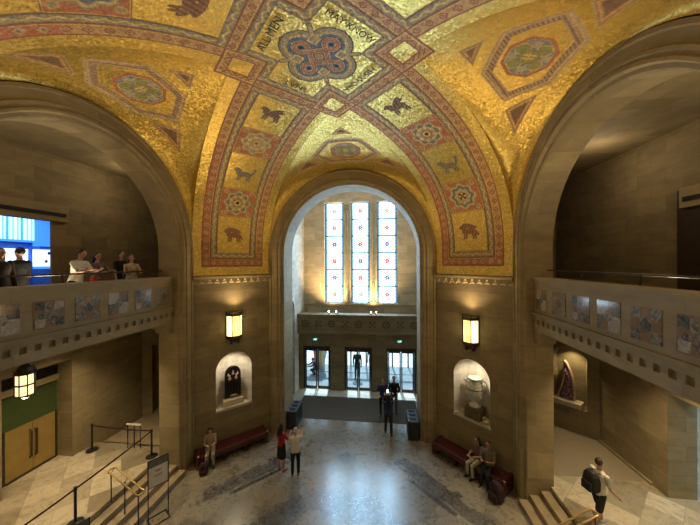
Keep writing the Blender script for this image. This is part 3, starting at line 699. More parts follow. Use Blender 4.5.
# ------------------------------------------------------------------ lower level
K = 14.95
for sx, nme in ((-1, 'west'), (1, 'east')):
    zb = -1.6 if sx < 0 else 0
    # pier back (thick corner between aisle and vestibule)
    b = MB(); pts = [(A+DS, RI), (A+DS, 4.6), (4.6, A+DF), (RI, A+DF)]
    for p, q in zip(pts[:-1], pts[1:]): b.quad((sx*p[0], p[1], -1.6), (sx*q[0], q[1], -1.6), (sx*q[0], q[1], 5.4), (sx*p[0], p[1], 5.4))
    S(b.build('wall_pier_'+nme, [STONE]))
    # far diagonal wall with niche
    T = Matrix.Rotation(math.radians(45*(1 if sx < 0 else -1)), 4, 'Z'); dw = K*R45
    b = MB(); b.T = T
    lo, hi = -2.9*1, 2.9
    nc = (-.03+ (9.19-5.76)/2**.5 + (8.57-6.38)/2**.5)/2
    if sx > 0: ncx = 1.93; 
    else: ncx = -1.93
    if sx > 0:
        holewall(b, lambda a, z: (a, dw, z), lo, hi, zb, 5.4, ncx, .56, 3.45, 1.55)
        n = 20; pth = [(-.56, 1.55), (-.56, 3.45)]+[(-.56*math.cos(math.pi*i/n), 3.45+.56*math.sin(math.pi*i/n)) for i in range(n+1)]+[(.56, 1.55)]
        m_ = len(pth); b.add([(ncx+a, dw, z) for a, z in pth]+[(ncx+a, dw+.55, z) for a, z in pth], [(i, i+1, m_+i+1, m_+i) for i in range(m_-1)])
        b.quad((ncx-.56, dw, 1.55), (ncx+.56, dw, 1.55), (ncx+.56, dw+.55, 1.55), (ncx-.56, dw+.55, 1.55)); b.poly([(ncx+a, dw+.55, z) for a, z in pth])
    else:
        b.box(-hi, -2.49, dw, dw+.3, zb, 5.4); b.box(-1.37, hi, dw, dw+.3, zb, 5.4); b.box(-2.49, -1.37, dw, dw+.3, 3.6, 5.4); b.box(-2.49, -1.37, dw+.6, dw+.7, zb, 3.6)
        b.box(-2.49, -2.47, dw+.3, dw+.6, zb, 3.6); b.box(-1.39, -1.37, dw+.3, dw+.6, zb, 3.6)
    S(b.build('wall_aisle_end_'+nme, [STONE_D]))
    # outer aisle wall with recessed doorway
    y0, y1 = (.62, 2.5) if sx < 0 else (1.0, 2.84)
    zt = 4.05 if sx < 0 else 3.6
    b = MB(); b.box(*sorted((sx*GX, sx*(GX+.3))), y1, 6.2, zb, 5.4); b.box(*sorted((sx*GX, sx*(GX+.3))), -8.2, y0, zb, 5.4); b.box(*sorted((sx*GX, sx*(GX+.3))), y0, y1, zt, 5.4)
    b.box(*sorted((sx*(GX+.3), sx*(GX+.75))), y1, y1+.3, .5, 5.4); b.box(*sorted((sx*(GX+.3), sx*(GX+.75))), y0-.3, y0, .5, 5.4); b.box(*sorted((sx*(GX+.3), sx*(GX+.75))), y0, y1, zt, 5.4)
    b.box(*sorted((sx*(A+DS), sx*GX)), -8.4, -8.2, 0, 5.4)
    S(b.build('wall_aisle_'+nme, [STONE]))
    # landing and steps
    yN = 3.35 if sx < 0 else 12.0
    b = MB(); b.box(*sorted((sx*6.42, sx*(GX+.72))), -8.2, min(yN, 3.45), ZL-.15, ZL)
    S(b.build('floor_landing_'+nme, [LANDING]))
    b = MB()
    for i, x in enumerate((5.50, 5.81, 6.12)): b.box(*sorted((sx*x, sx*6.43)), -RI+.002, RI-.002, 0.001, .15*(i+1))
    b.box(*sorted((sx*6.40, sx*6.44)), -8.2, RI-.002, 0.001, ZL-.15)
    S(b.build('floor_steps_'+nme, [STEP]))
# west: stair descending beyond the landing; east: carpet beyond it
b = MB()
for i in range(8): b.box(-GX, -6.52, 3.35+.3*i, 6.2+.3, -1.7, ZL-.17*(i+1)) if i == 0 else b.box(-GX, -6.52, 3.35+.3*i, 6.5, ZL-.17*(i+1)-.0005, ZL-.17*(i+1)) if False else None
for i in range(8): b.box(-GX, -6.52, 3.35+.3*i, 3.35+.3*(i+1), -1.6, ZL-.17*(i+1))
b.box(-GX, -5.0, 3.35+2.4, 9, -1.6, ZL-.17*9)
S(b.build('floor_stairs_down', [STEP]))
b = MB(); b.prism([(6.52, 3.45, .45), (GX, 3.45, .45), (GX, 5.45, .45), (6.2, 8.75, .45), (4.4, 8.4, .45), (4.7, 6.9, .45), (6.52, 4.65, .45)], (0, 0, .155))
S(b.build('floor_carpet_east', [CARPET]))
S(MB().box(GX-.07, GX, 3.3, 5.45, .6, .68).build('trim_kerb', [TRIM]))
S(MB().box(4.3, 6.6, 8.7, 9.0, 0, 5.4).build('wall_passage_east', [STONE_D])); S(MB().box(-6.6, -4.3, 8.7, 9.0, -1.6, 5.4).build('wall_passage_west', [STONE_D]))
# ------------------------------------------------------------------ rotunda floor
nx, ny = 380, 430
X, Y = np.meshgrid(np.linspace(-A, A, nx), np.linspace(-A, A+DF, ny), indexing='ij'); C = np.zeros(X.shape+(4,)); C[..., 3] = 1
ax, ay = np.abs(X), np.abs(Y); K1, K2 = ax+ay, np.abs(ax-ay)
wob = .12*np.sin(X*7+np.sin(Y*5)*2)+.1*np.sin(Y*9+X*3)+.07*np.sin(X*23+Y*17)
C[(K1 > 5.98+wob*.3) & (K1 < 6.75+wob) & (K2 < 2.3+wob*2), 0] = .95
C[(K1 > 5.68) & (K1 < 5.90) & (K2 < 1.25), 1] = 1
r = np.hypot(X, Y); oc = np.maximum(np.maximum(ax, ay), K1*.72)
C[(oc > 1.9+wob) & (oc < 2.72+wob*.5), 0] = 1
C[(K1 < 3.15) & (K1 > 2.95), 1] = .4
for sy in (1, -1): C[(np.abs(ax)+np.abs(Y-sy*4.38)) < .40, 1] = .55
C[(np.abs(ax-4.38)+ay) < .40, 1] = .55
C[(K1 > 8.3), 0] = np.maximum(C[(K1 > 8.3), 0], .0)
grid_obj('floor', np.stack([X, Y, np.zeros_like(X)], -1), C, FLOORM, None); S(bpy.data.objects['floor'])
S(MB().box(-VX, VX, A+DF, DY+.2, -.06, -.0005).build('floor_vestibule', [PALE]))
for sx in (-1, 1): S(MB().box(*sorted((sx*VX, sx*(VX+1.2))), 7.95, 9.3, -.06, -.0006).build('floor_side_passage', [PALE]))
S(MB().box(-3.0, 3.05, A+DF+.0, 9.2, 0, .012).build('floor_mat', [MATM]))
# ------------------------------------------------------------------ added unseen shell that keeps daylight out
b = MB(); X0, Y0, Y1, Z0, Z1 = 15, -10.2, VY+.35, -1.9, 13.2
b.box(-X0, X0, Y0, Y1, Z1, Z1+.2); b.box(-X0, X0, Y0, Y1, Z0-.2, Z0); b.box(-X0-.2, -X0, Y0, Y1, Z0, Z1); b.box(X0, X0+.2, Y0, Y1, Z0, Z1); b.box(-X0, X0, Y0-.2, Y0, Z0, Z1)
b.box(-X0, -VX, Y1-.2, Y1, Z0, Z1); b.box(VX, X0, Y1-.2, Y1, Z0, Z1); b.box(-VX, VX, Y1-.2, Y1, VT, Z1); b.box(-VX, VX, Y1-.2, Y1, Z0, -.1)
b.box(-VX-.02, -VX, DY, Y1, 0, 3.4); b.box(VX, VX+.02, DY, Y1, 0, 3.4)
S(b.build('wall_exterior', [STONE_D]))

# ================================================================== LAMPS ON THE WALLS
SHADE = emis('alabaster_shade', (1.0, .78, .25), 1.25)
SHADE_B = emis('alabaster_shade_bright', (1.0, .84, .42), 2.6)
BULB = emis('bulb', (1, .8, .45), 30)
def sconce(label, k, group='wall sconces on the corner walls'):
    T = diagT(k); loc = T @ Vector((0, DW, 4.42)); rz = T.to_euler().z
    r = empty('wall_sconce', loc, rz); tag(r, label, 'wall lamp', group)
    # local: -y towards the room
    R_ = .30; n = 3
    b = MB(); b.box(-.28, .28, -.06, 0, -.08, 1.0); b.build('back_plate', [BRONZE], r)
    ang = [math.pi*(1+i/3) for i in range(4)]
    P_ = [(R_*math.cos(t), -.02+.27*math.sin(t)) for t in ang]
    for i in range(3):
        b = MB(); (xa, ya), (xb, yb) = P_[i], P_[i+1]
        nx_, ny_ = (yb-ya), -(xb-xa); l_ = math.hypot(nx_, ny_); nx_, ny_ = nx_/l_*.008, ny_/l_*.008
        b.prism([(xa, ya, .06), (xb, yb, .06), (xb, yb, .86), (xa, ya, .86)], (-nx_, -ny_, 0)); b.build('glass_pane', [SHADE_B if i != 1 else SHADE], r)
    b = MB()
    for z0, z1, e in ((-.02, .07, .02), (.86, .96, .025)):
        for i in range(3):
            (xa, ya), (xb, yb) = P_[i], P_[i+1]; f = 1+e/.3
            b.prism([(xa*f, ya*f, z0), (xb*f, yb*f, z0), (xb*f, yb*f, z1), (xa*f, ya*f, z1)], (-xa*.06-xb*.0, -ya*.06, 0))
    for x, y in P_: b.box(x*1.03-.014, x*1.03+.014, y*1.03-.014, y*1.03+.014, -.02, 1.04)
    b.build('frame', [BRONZE], r)
    b = MB(); b.box(-.2, .2, -.16, -.0, -.12, -.02); b.box(-.17, -.11, -.13, 0, -.26, -.12); b.box(.11, .17, -.13, 0, -.26, -.12); b.box(-.05, .05, -.10, 0, -.2, -.12); b.build('bracket', [BRONZE], r)
    b = MB(); b.ell((0, -.13, .80), (.035, .035, .05)); b.build('bulb', [BULB], r)
    l = lamp('sconce_uplight', 'SPOT', (0, 0, 0), SC_UP, WARM, .06, spot=150, blend=1); l.parent = r; l.location = (0, -.28, .97); l.rotation_euler = (math.radians(180+28), 0, 0)
    l = lamp('sconce_glow', 'POINT', (0, 0, 0), SC_GLOW, (1, .72, .28), .15); l.parent = r; l.location = (0, -.42, .45)
    return r
sconce('lit bronze wall sconce with yellow glass panes above the niche holding the dark arched sculpture', 'nw')
sconce('lit bronze wall sconce with yellow glass panes above the niche holding the silver urn', 'ne')
sconce('lit bronze wall sconce on the corner wall behind the viewer, west side', 'sw'); sconce('lit bronze wall sconce on the corner wall behind the viewer, east side', 'se')

def lantern(label, loc):
    r = empty('hanging_lantern', loc); tag(r, label, 'lantern', 'lanterns hung under the balconies')
    LG = MATS.get('lantern_glass') or emis('lantern_glass', (1, .76, .38), 1.5)
    n = 8; R_ = .155
    b = MB()
    for i in range(n):
        t = 2*math.pi*(i+.5)/n; x, y = R_*math.cos(t), R_*math.sin(t); b.tube([(x, y, -.72), (x, y, -.26)], .010, 6)
    for z in (-.72, -.49, -.26): b.lathe([(R_+.012, -.014), (R_+.012, .014)], (0, 0, z), n=8, a0=math.pi/8)
    b.build('frame', [BRONZE], r)
    b = MB(); b.lathe([(R_-.012, -.70), (R_-.012, -.27)], n=8, a0=math.pi/8); b.build('glass', [LG], r)
    b = MB(); b.lathe([(R_+.03, -.26), (R_-.0, -.22), (R_-.03, -.14), (.05, -.06), (.02, -.03)], n=8, a0=math.pi/8); b.build('roof', [BRONZE], r)
    b = MB(); b.lathe([(.03, -.80), (.12, -.74), (R_, -.72)], n=8, a0=math.pi/8); b.build('base_cap', [BRONZE], r)
    for i in range(8): t = 2*math.pi*i/n; MB().tube([((R_+.0)*math.cos(t), (R_+.0)*math.sin(t), -.25), ((R_+.02)*math.cos(t), (R_+.02)*math.sin(t), -.17)], [.014, .003], 5).build('spike', [BRONZE], r)
    b = MB(); b.tube([(0, 0, -.04), (0, 0, 0)], .012); b.build('hanger', [BRONZE], r)
    b = MB(); b.ell((0, 0, -.45), (.03, .03, .05)); b.build('bulb', [BULB], r)
    l = lamp('lantern_light', 'POINT', (0, 0, 0), 45, (1, .74, .42), .1); l.parent = r; l.location = (0, 0, -.95)
    return r
lantern('lit octagonal glass lantern hanging under the balcony beside the brass doors', (-6.15, -1.15, 5.34))
lantern('lit octagonal glass lantern hanging under the empty balcony', (6.15, -1.75, 5.34))

# small floodlights standing on the gallery parapet under the tall windows
def flood(x, label, power=750):
    r = empty('floodlight', (x, DY-.25, 4.42)); tag(r, label, 'floodlight', 'floodlights on the gallery parapet')
    MB().box(-.06, .06, -.05, .05, 0, .03).box(-.012, .012, -.012, .012, .03, .10).build('base', [BLACK], r)
    b = MB(); b.lathe([(.04, -.05), (.055, 0), (.055, .06)], (0, 0, .14), n=12); b.build('housing', [BLACK], r)
    b = MB(); b.ell((0, -.045, .15), (.035, .03, .035)); b.build('bulb', [BULB], r)
    l = lamp('flood_beam', 'SPOT', (0, 0, 0), power, WARM, .04, spot=115, blend=1); l.parent = r; l.location = (0, .07, .22); l.rotation_euler = (math.radians(150), 0, 0)
for x, la in ((-1.74, 'small lit floodlight on the gallery parapet below the left stained glass window'), (.70, 'small lit floodlight on the gallery parapet below the gap between middle and right windows')): flood(x, la)
for x, la in ((-1.30, 'dim small floodlight on the gallery parapet just right of the brightest one'), (.98, 'dim small floodlight on the gallery parapet below the right window')): flood(x, la, 200)

# ================================================================== EXIT SIGNS
SG = emis('exit_green', (.05, .30, .24), 1.0); SW = emis('exit_white', (.7, .95, .9), 1.6)
def exit_sign(x, label):
    b = MB(); b.box(-.14, .14, -.04, 0, -.08, .08); b.box(-.125, .125, -.045, -.04, -.065, .065, 1)
    # running figure and doorway
    b.box(.03, .045, -.05, -.045, -.05, .05, 2); b.box(.09, .105, -.05, -.045, -.05, .05, 2); b.box(.03, .105, -.05, -.045, .04, .05, 2)
    b.prism([(-.03, -.045, .03), (-.01, -.045, .03), (-.01, -.045, .05), (-.03, -.045, .05)], (0, -.005, 0), 2)
    b.prism([(-.05, -.045, -.01), (-.02, -.045, -.01), (-.01, -.045, .025), (-.035, -.045, .025)], (0, -.005, 0), 2)
    b.prism([(-.08, -.045, -.05), (-.065, -.045, -.05), (-.025, -.045, -.01), (-.045, -.045, -.01)], (0, -.005, 0), 2); b.prism([(-.03, -.045, -.01), (-.015, -.045, -.01), (.01, -.045, -.05), (-.005, -.045, -.05)], (0, -.005, 0), 2)
    o = b.build('exit_sign', [BLACK, SG, SW], loc=(x, DY-.2, 2.93)); tag(o, label, 'sign', 'exit signs over the doors')
exit_sign(-2.57, 'small lit green exit sign above the left pair of glass doors')
exit_sign(2.28, 'small lit green exit sign above the right pair of glass doors')

# ================================================================== DOORS
def leaf(x0, x1, hs, parent, ang=0):
    d = empty('door_leaf', parent=parent); w = x1-x0
    hx = x0 if hs < 0 else x1
    d.location = (hx, 0, 0); d.rotation_euler = (0, 0, ang)
    a, c = x0-hx, x1-hx
    b = MB(); s = .07
    b.box(a, a+s, -.025, .025, .01, 2.3); b.box(c-s, c, -.025, .025, .01, 2.3); b.box(a+s, c-s, -.025, .025, .01, .14); b.box(a+s, c-s, -.025, .025, 2.2, 2.3); b.build('door_frame', [BRONZE], d)
    MB().box(a+s, c-s, -.006, .006, .14, 2.2).build('door_glass', [GLASS], d)
    hxx = (c-s*.5) if hs < 0 else (a+s*.5)
    b = MB(); b.tube([(hxx, -.07, .85), (hxx, -.07, 1.25)], .014, 6); b.tube([(a+s, -.05, 1.0), (c-s, -.05, 1.0)], .014, 6); b.build('push_bar', [BRONZE], d)
for i, (x0, x1) in enumerate(LX):
    dn = S(empty('door_%d' % (i+1), (0, DY, 0)))
    b = MB(); b.box(x0, x0+.09, -.12, .12, 0, LZ); b.box(x1-.09, x1, -.12, .12, 0, LZ); b.box(x0+.09, x1-.09, -.12, .12, 2.32, LZ); b.build('door_surround', [BRONZE], dn)
    m_ = (x0+x1)/2; leaf(x0+.10, m_-.01, -1, dn, math.radians(-4) if i == 0 else 0); leaf(m_+.01, x1-.10, 1, dn)
# outside: forecourt, low wall, far facade, people
PAVE = plain('forecourt_paving', (.17, .20, .22), .6, scale=2); FAC = plain('pale_building', (.6, .62, .62), .8)  # porch shade put into the dark paving colour
S(MB().box(-12, 12, VY+.35, 14.2, -.12, -.02).build('ground_porch', [PAVE])); S(MB().box(-30, 30, 14.2, 60, -.12, -.02).build('ground_forecourt', [plain('pale_forecourt', (.62, .63, .62), .7, scale=2)]))  # sunlit brightness beyond the porch put into the forecourt colour
for x in (-4.6, -3.35, -2.2, -.95, .15, 1.3, 2.0, 3.1, 4.2): S(MB().box(x-.05, x+.05, 14.1, 14.2, -.02, 3.4).build('trim_outer_post', [BRONZE]))
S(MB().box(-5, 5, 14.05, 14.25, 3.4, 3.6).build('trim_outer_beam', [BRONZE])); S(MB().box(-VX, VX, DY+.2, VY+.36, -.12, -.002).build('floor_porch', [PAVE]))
b = MB(); b.box(-16, -2.6, 24, 25, -.1, 2.2); b.box(2.9, 16, 24, 25, -.1, 2.2); b.box(-.5, .4, 24, 25, -.1, 5); S(b.build('wall_forecourt', [FAC]))
for x, c in ((-3.1, (.75, .12, .12)), (-2.75, (.10, .35, .70)), (-2.4, (.85, .45, .1))):
    pass
bn = MB()
cols = [(.75, .12, .12), (.12, .35, .7), (.85, .5, .1), (.8, .8, .8)]
bm_ = [plain('banner_%d' % i, c, .6, var=.05) for i, c in enumerate(cols)]
pts = lambda k: [(-3.55+.25*k+.12*math.sin(z*2.2+k), 13.2, z) for z in np.linspace(-.02, 2.9, 12)]
for k in range(4):
    L1, L2 = pts(k), pts(k+1)
    for i in range(11): bn.prism([L1[i], L2[i], L2[i+1], L1[i+1]], (0, .03, 0), k)
tag(bn.build('curved_colour_panel', bm_), 'colourful red and blue curved panel seen outside through the left glass doors', 'panel')

# brass double doors with green panel in the west aisle
GREENP = plain('green_panel', (.05, .075, .02), .5, var=.1); DOORB = plain('brass_door', (.38, .265, .085), .45, .35, var=.12, scale=3)
XD = -(GX+.62)
dn = S(empty('door_4', (XD, 1.75, ZL)))
b = MB(); b.box(-.12, 0, -.80, .75, 1.62, 2.72); b.build('door_panel', [GREENP], dn)
b = MB(); b.box(-.1, .10, -.80, .75, 2.72, 2.92, 0); b.box(-.1, .04, -.80, .75, 2.92, 3.44, 1); b.build('door_transom', [TRIM, BLACK], dn)
for s, (ya, yb) in enumerate(((-.66, .045), (.055, .70))):
    d = MB().box(-.06, -.01, ya, yb, .04, 1.62).build('door_leaf', [DOORB], dn)
    yh = yb-.07 if s == 0 else ya+.07
    b = MB(); b.tube([(-.01, yh, .45), (.06, yh, .50), (.06, yh, 1.32), (-.01, yh, 1.37)], .022, 8); b.build('door_handle', [BRONZE], d)
b = MB(); b.box(-.1, .02, -.80, -.67, .0, 1.62); b.box(-.1, .02, .71, .75, 0, 1.62); b.box(-.1, .05, -.66, .70, 0, .04); b.build('door_frame', [BRONZE], dn)
# glass doorway at the east aisle
dn = S(empty('door_5', (GX+.68, 1.9, ZL)))
b = MB(); b.box(0, .08, -.9, -.87, 0, 2.9); b.box(0, .08, -.87, .90, 2.8, 2.9); b.box(0, .08, -.03, .03, 0, 2.8); b.build('door_frame', [BRONZE], dn)
MB().box(.02, .03, -.86, .90, 0, 2.8).build('door_glass', [GLASS], dn)
S(MB().box(GX+.72, 14.5, -1, 4.5, .44, .6).build('floor_east_hall', [PALE])); b = MB(); b.box(14.5, 14.6, -1, 4.5, .6, 5.3); b.box(GX+.76, 14.5, 4.5, 4.6, .6, 5.3); b.box(GX+.76, 14.5, -1.1, -1, .6, 5.3); b.box(GX+.76, 14.5, -1, 4.5, 5.3, 5.4); S(b.build('wall_east_hall', [PALE]))

# ================================================================== BENCHES
def bench(k, t0, t1, label):
    T = diagT(k); c = T @ Vector(((t0+t1)/2, DW-.36, 0)); rz = T.to_euler().z
    r = empty('long_bench', c, rz); tag(r, label, 'bench', 'maroon benches against the corner walls')
    h = (t1-t0)/2
    b = MB(); b.bbox(-h, h, -.30, .30, .30, .46, .035); b.build('seat_cushion', [RED], r)
    b = MB(); b.box(-h+.02, h-.02, -.28, .28, .22, .30); b.build('seat_frame', [DARKWOOD], r)
    for i in range(4):
        x = -h+.08+i*(2*h-.16)/3; MB().box(x-.05, x+.05, -.26, .26, 0, .22).build('leg', [DARKWOOD], r)
    for s in (-1, 1): MB().bbox(s*h-.06, s*h+.06, -.31, .31, .0, .5, .03).build('end_panel', [RED], r)
    return r
bench('nw', -1.42, 1.10, 'long maroon bench under the niche with the dark arched sculpture')
bench('ne', -1.20, 1.42, 'long maroon bench under the niche with the silver urn')
# ================================================================== NICHE CONTENTS
def niche_loc(k, z=NB, d=.28): T = diagT(k); return T @ Vector((0, DW+d, z)), T.to_euler().z
CREAM = plain('cream_stone', (.62, .54, .40), .6, var=.08); SILV = plain('pale_silver', (.66, .66, .60), .3, .25, var=.2, scale=12); DKBR = plain('blackened_carving', (.028, .022, .02), .35, .3, var=.5, scale=20); PEARL = plain('pearl_inlay', (.72, .62, .48), .3, .2, var=.3, scale=20)
loc, rz = niche_loc('nw'); r = empty('arched_sculpture', loc, rz); tag(r, 'dark arched relief sculpture with pale figures on a white plinth in the niche', 'sculpture'); r.scale = (1.08, 1, 1.1)
MB().bbox(-.36, .36, -.20, .16, 0, .24, .03).build('plinth', [CREAM], r)
b = MB(); prof = [(-.27, .28), (.27, .28), (.27, 1.05)]+[(.27-.62*(1-math.cos(t)) if False else .27*math.cos(t), 1.05+.36*math.sin(t)**.85) for t in [math.pi*i/12 for i in range(1, 12)]]+[(-.27, 1.05)]
b.prism([(x, -.06, z) for x, z in prof], (0, .12, 0)); b.build('panel', [DKBR], r)
b = MB(); path = [(-.27, -.07, .28), (-.27, -.07, 1.05)]+[(-.27*math.cos(t), -.07, 1.05+.36*math.sin(t)**.85) for t in [math.pi*i/12 for i in range(1, 12)]]+[(.27, -.07, 1.05), (.27, -.07, .28)]
b.tube(path, .03, 6); b.build('moulded_rim', [DKBR], r)
rs = random.Random(3)
for (x, z, s) in ((-.12, .98, 1), (.12, .98, 1), (0, 1.16, .8), (-.17, 1.12, .6), (.17, 1.12, .6)):
    b = MB(); b.ell((x, -.09, z+.10*s), (.03*s, .03*s, .04*s), 8); b.ell((x, -.085, z), (.05*s, .03, .085*s), 8); b.tube([(x-.06*s, -.09, z-.02), (x, -.1, z+.03*s), (x+.06*s, -.09, z-.03)], .014, 5); b.build('relief_figure', [PEARL], r)
for x in (-.17, -.06, .05, .16):
    b = MB(); b.ell((x, -.08, .62), (.045, .035, .24), 8); b.ell((x, -.09, .88), (.03, .03, .04), 8); b.tube([(x-.03, -.1, .82), (x+.02, -.11, .6), (x-.02, -.1, .42)], .012, 5); b.build('standing_figure', [DKBR], r)
b = MB(); b.ell((.02, -.10, .35), (.14, .03, .035), 10); b.build('relief_base', [PEARL], r)
loc, rz = niche_loc('ne'); r = empty('large_urn', loc, rz); tag(r, 'tall silver two-handled urn on a dark block in the right-hand niche', 'urn')
MB().bbox(-.30, .30, -.24, .2, 0, .42, .02).build('plinth', [plain('gilt_block', (.16, .12, .06), .4, .4)], r)
b = MB(); b.lathe([(.20, .42), (.22, .46), (.13, .52), (.09, .60), (.11, .64), (.20, .72), (.27, .86), (.29, 1.0), (.27, 1.14), (.20, 1.24), (.15, 1.30), (.16, 1.38), (.25, 1.44), (.27, 1.48), (.20, 1.49)], n=28); b.build('vessel', [SILV], r, smooth=True)
b = MB(); b.tube([(.285*math.cos(t), .285*math.sin(t), 1.08) for t in [2*math.pi*i/28 for i in range(28)]], .016, 6, closed=True); b.build('band', [BRONZE], r)
for s in (-1, 1):
    b = MB(); b.tube([(s*.24, 0, 1.10), (s*.36, 0, 1.16), (s*.38, 0, 1.30), (s*.30, 0, 1.38), (s*.17, 0, 1.34)], .028, 8); b.ell((s*.36, -.02, 1.30), (.07, .06, .08), 10); b.build('handle', [SILV], r)
    b = MB(); b.ell((s*.26, -.12, .86), (.05, .05, .06), 8); b.ell((s*.22, -.16, 1.0), (.03, .03, .04), 8); b.build('ornament', [SILV], r)
for (x, y, s, la) in ((-.46, -.05, -1, 'small pale stone carving left of the silver urn'), (.46, -.05, 1, 'small pale stone carving right of the silver urn')):
    T = diagT('ne'); lc = T @ Vector((x, DW+.18, NB)); b = MB()
    b.ell((0, 0, .06), (.13, .09, .06), 10); b.ell((-.05*s, -.02, .15), (.07, .06, .07), 10); b.ell((.06*s, 0, .12), (.05, .05, .06), 8); b.ell((.0, -.05, .2), (.03, .03, .04), 8)
    tag(b.build('stone_carving', [CREAM], loc=lc, rz=T.to_euler().z, smooth=True), la, 'carving', 'small carvings beside the urn')
for k, s in (('nw', 0), ('ne', 0)):
    T = diagT(k); lamp('niche_light', 'SPOT', T @ Vector((0, DW+.10, NZ+NR-.12)), 44, (1, .84, .60), .04, aim=T @ Vector((0, DW+.32, NB)), spot=150, blend=.8)
# amethyst geode in the far niche
AM = bpy.data.materials.new('amethyst_crystal'); AM.use_nodes = True; nt = AM.node_tree; bb = nt.nodes['Principled BSDF']
vo = N(nt, 'ShaderNodeTexVoronoi', Scale=22); tcn = N(nt, 'ShaderNodeTexCoord'); nt.links.new(tcn.outputs['Object'], vo.inputs['Vector'])
nt.links.new(ramp(nt, vo.outputs['Color'], [(.2, (.09, .03, .10)), (.6, (.24, .10, .20)), (.9, (.5, .32, .40))]), bb.inputs['Base Color']); bb.inputs['Roughness'].default_value = .18
bp = N(nt, 'ShaderNodeBump', Strength=.9, Distance=.03); nt.links.new(vo.outputs['Distance'], bp.inputs['Height']); nt.links.new(bp.outputs[0], bb.inputs['Normal'])
RIND = plain('geode_rim', (.62, .46, .34), .6, var=.3, scale=25, bump=.5)
T = Matrix.Rotation(math.radians(-45), 4, 'Z'); gl = T @ Vector((1.86, K*R45+.20, 1.55))
r = empty('amethyst_geode', gl, math.radians(-45)); tag(r, 'tall pointed purple amethyst geode on a pale slab in the far right niche', 'mineral')
MB().bbox(-.52, .44, -.24, .22, 0, .20, .02).build('plinth', [CREAM], r)
out = [(-.36, .20), (.17, .20), (.18, .45), (.16, .8), (.11, 1.15), (.03, 1.42), (-.08, 1.66), (-.16, 1.76), (-.20, 1.68), (-.15, 1.42), (-.15, 1.1), (-.20, .85), (-.28, .55), (-.36, .35)]
b = MB(); b.prism([(x, -.03, z) for x, z in out], (0, .2, 0)); b.build('rock_back', [RIND], r)
b = MB(); cx, cz = -.03, .6; inn = [(cx+(x-cx)*.86, cz+(z-cz)*.93) for x, z in out]
vs = [(x, -.045, z) for x, z in inn]; 
b.add(vs+[(cx+(x-cx)*.5, -.11, cz+(z-cz)*.62) for x, z in out], [(i, (i+1) % 14, 14+(i+1) % 14, 14+i) for i in range(14)]+[tuple(range(14, 28))]); b.build('crystal_face', [AM], r)
b = MB(); b.tube([(x, -.05, z) for x, z in out], .032, 6, closed=True); b.build('geode_rim', [RIND], r)
lamp('niche_light', 'SPOT', T @ Vector((1.93, K*R45+.12, 3.92)), 80, (1, .76, .42), .04, aim=T @ Vector((1.93, K*R45+.3, 1.6)), spot=110, blend=.8)

# ================================================================== BINS
def bins(x, y, rz, label):
    r = empty('recycling_bin', (x, y, 0), rz); tag(r, label, 'bin', 'three-part recycling bins at the mat')
    MB().bbox(-.21, .21, -.50, .50, 0, .76, .02).build('body', [GREYBIN], r)
    lid = MB().bbox(-.22, .22, -.51, .51, .76, .80, .01).build('lid', [plain('bin_lid', (.16, .2, .24), .3, .3) if 'bin_lid' not in MATS else MATS['bin_lid']], r)
    for j in range(3):
        y_ = -.32+.32*j; MB().bbox(-.13, .13, y_-.09, y_+.09, .795, .808, .004).build('opening', [BLACK], lid)
        MB().box(-.2, -.15, y_-.13, y_-.06, .80, .807).build('sticker', [MATS['cream_stone']], lid)
bins(-2.68, 6.45, 0, 'grey three-slot recycling bin beside the left jamb of the entrance arch')
bins(2.62, 6.2, 0, 'grey three-slot recycling bin beside the right jamb of the entrance arch')

# ================================================================== STANCHIONS, SIGNS, HANDRAILS
def stanchion(x, y, z, label):
    r = empty('barrier_post', (x, y, z)); tag(r, label, 'barrier post', 'black retractable barrier posts on the left landing')
    b = MB(); b.lathe([(.18, 0), (.18, .02), (.12, .035), (.035, .045)], n=24); b.build('base', [BLACK], r)
    b = MB(); b.lathe([(.032, .04), (.032, .84)], n=14); b.build('post', [BLACK], r)
    b = MB(); b.lathe([(.035, .84), (.04, .85), (.04, .95), (.03, .96)], n=14); b.build('belt_cassette', [BLACK], r)
    return Vector((x, y, z+.90))
BELT = plain('belt_maroon', (.05, .012, .015), .7)
def belt(p, q, label, sag=.03):
    b = MB(); n = 10; d = (q-p); up_ = Vector((0, 0, .025)); s = Vector((-d.y, d.x, 0)).normalized()*.003; pr = None
    d = d.normalized()*.045; p = p+d; q = q-d
    for i in range(n+1):
        t = i/n; c = p.lerp(q, t)-Vector((0, 0, sag*4*t*(1-t)))
        row = [c+up_+s, c+up_-s, c-up_-s, c-up_+s]
        if pr: b.add([tuple(v) for v in pr+row], [(0, 1, 5, 4), (1, 2, 6, 5), (2, 3, 7, 6), (3, 0, 4, 7)])
        pr = row
    tag(b.build('barrier_belt', [BELT]), label, 'barrier belt', 'barrier belts between the posts')
pA = stanchion(-9.15, 2.88, ZL, 'black barrier post furthest from the steps, beside the brass doors')
pB = stanchion(-6.72, 2.82, ZL, 'black barrier post at the corner pier, on the top step edge')
pC = stanchion(-6.62, .22, ZL, 'black barrier post halfway along the landing edge, near the brass handrail')
pD = stanchion(-6.75, -1.7, ZL, 'black barrier post furthest along the landing edge, just out at the corner of the picture')
belt(pA, pB, 'taut belt between the brass door post and the corner pier post'); belt(pB, pC, 'long dark belt running along the landing edge from the corner pier post'); belt(pC, pD, 'belt leaving the middle landing post towards the picture corner')
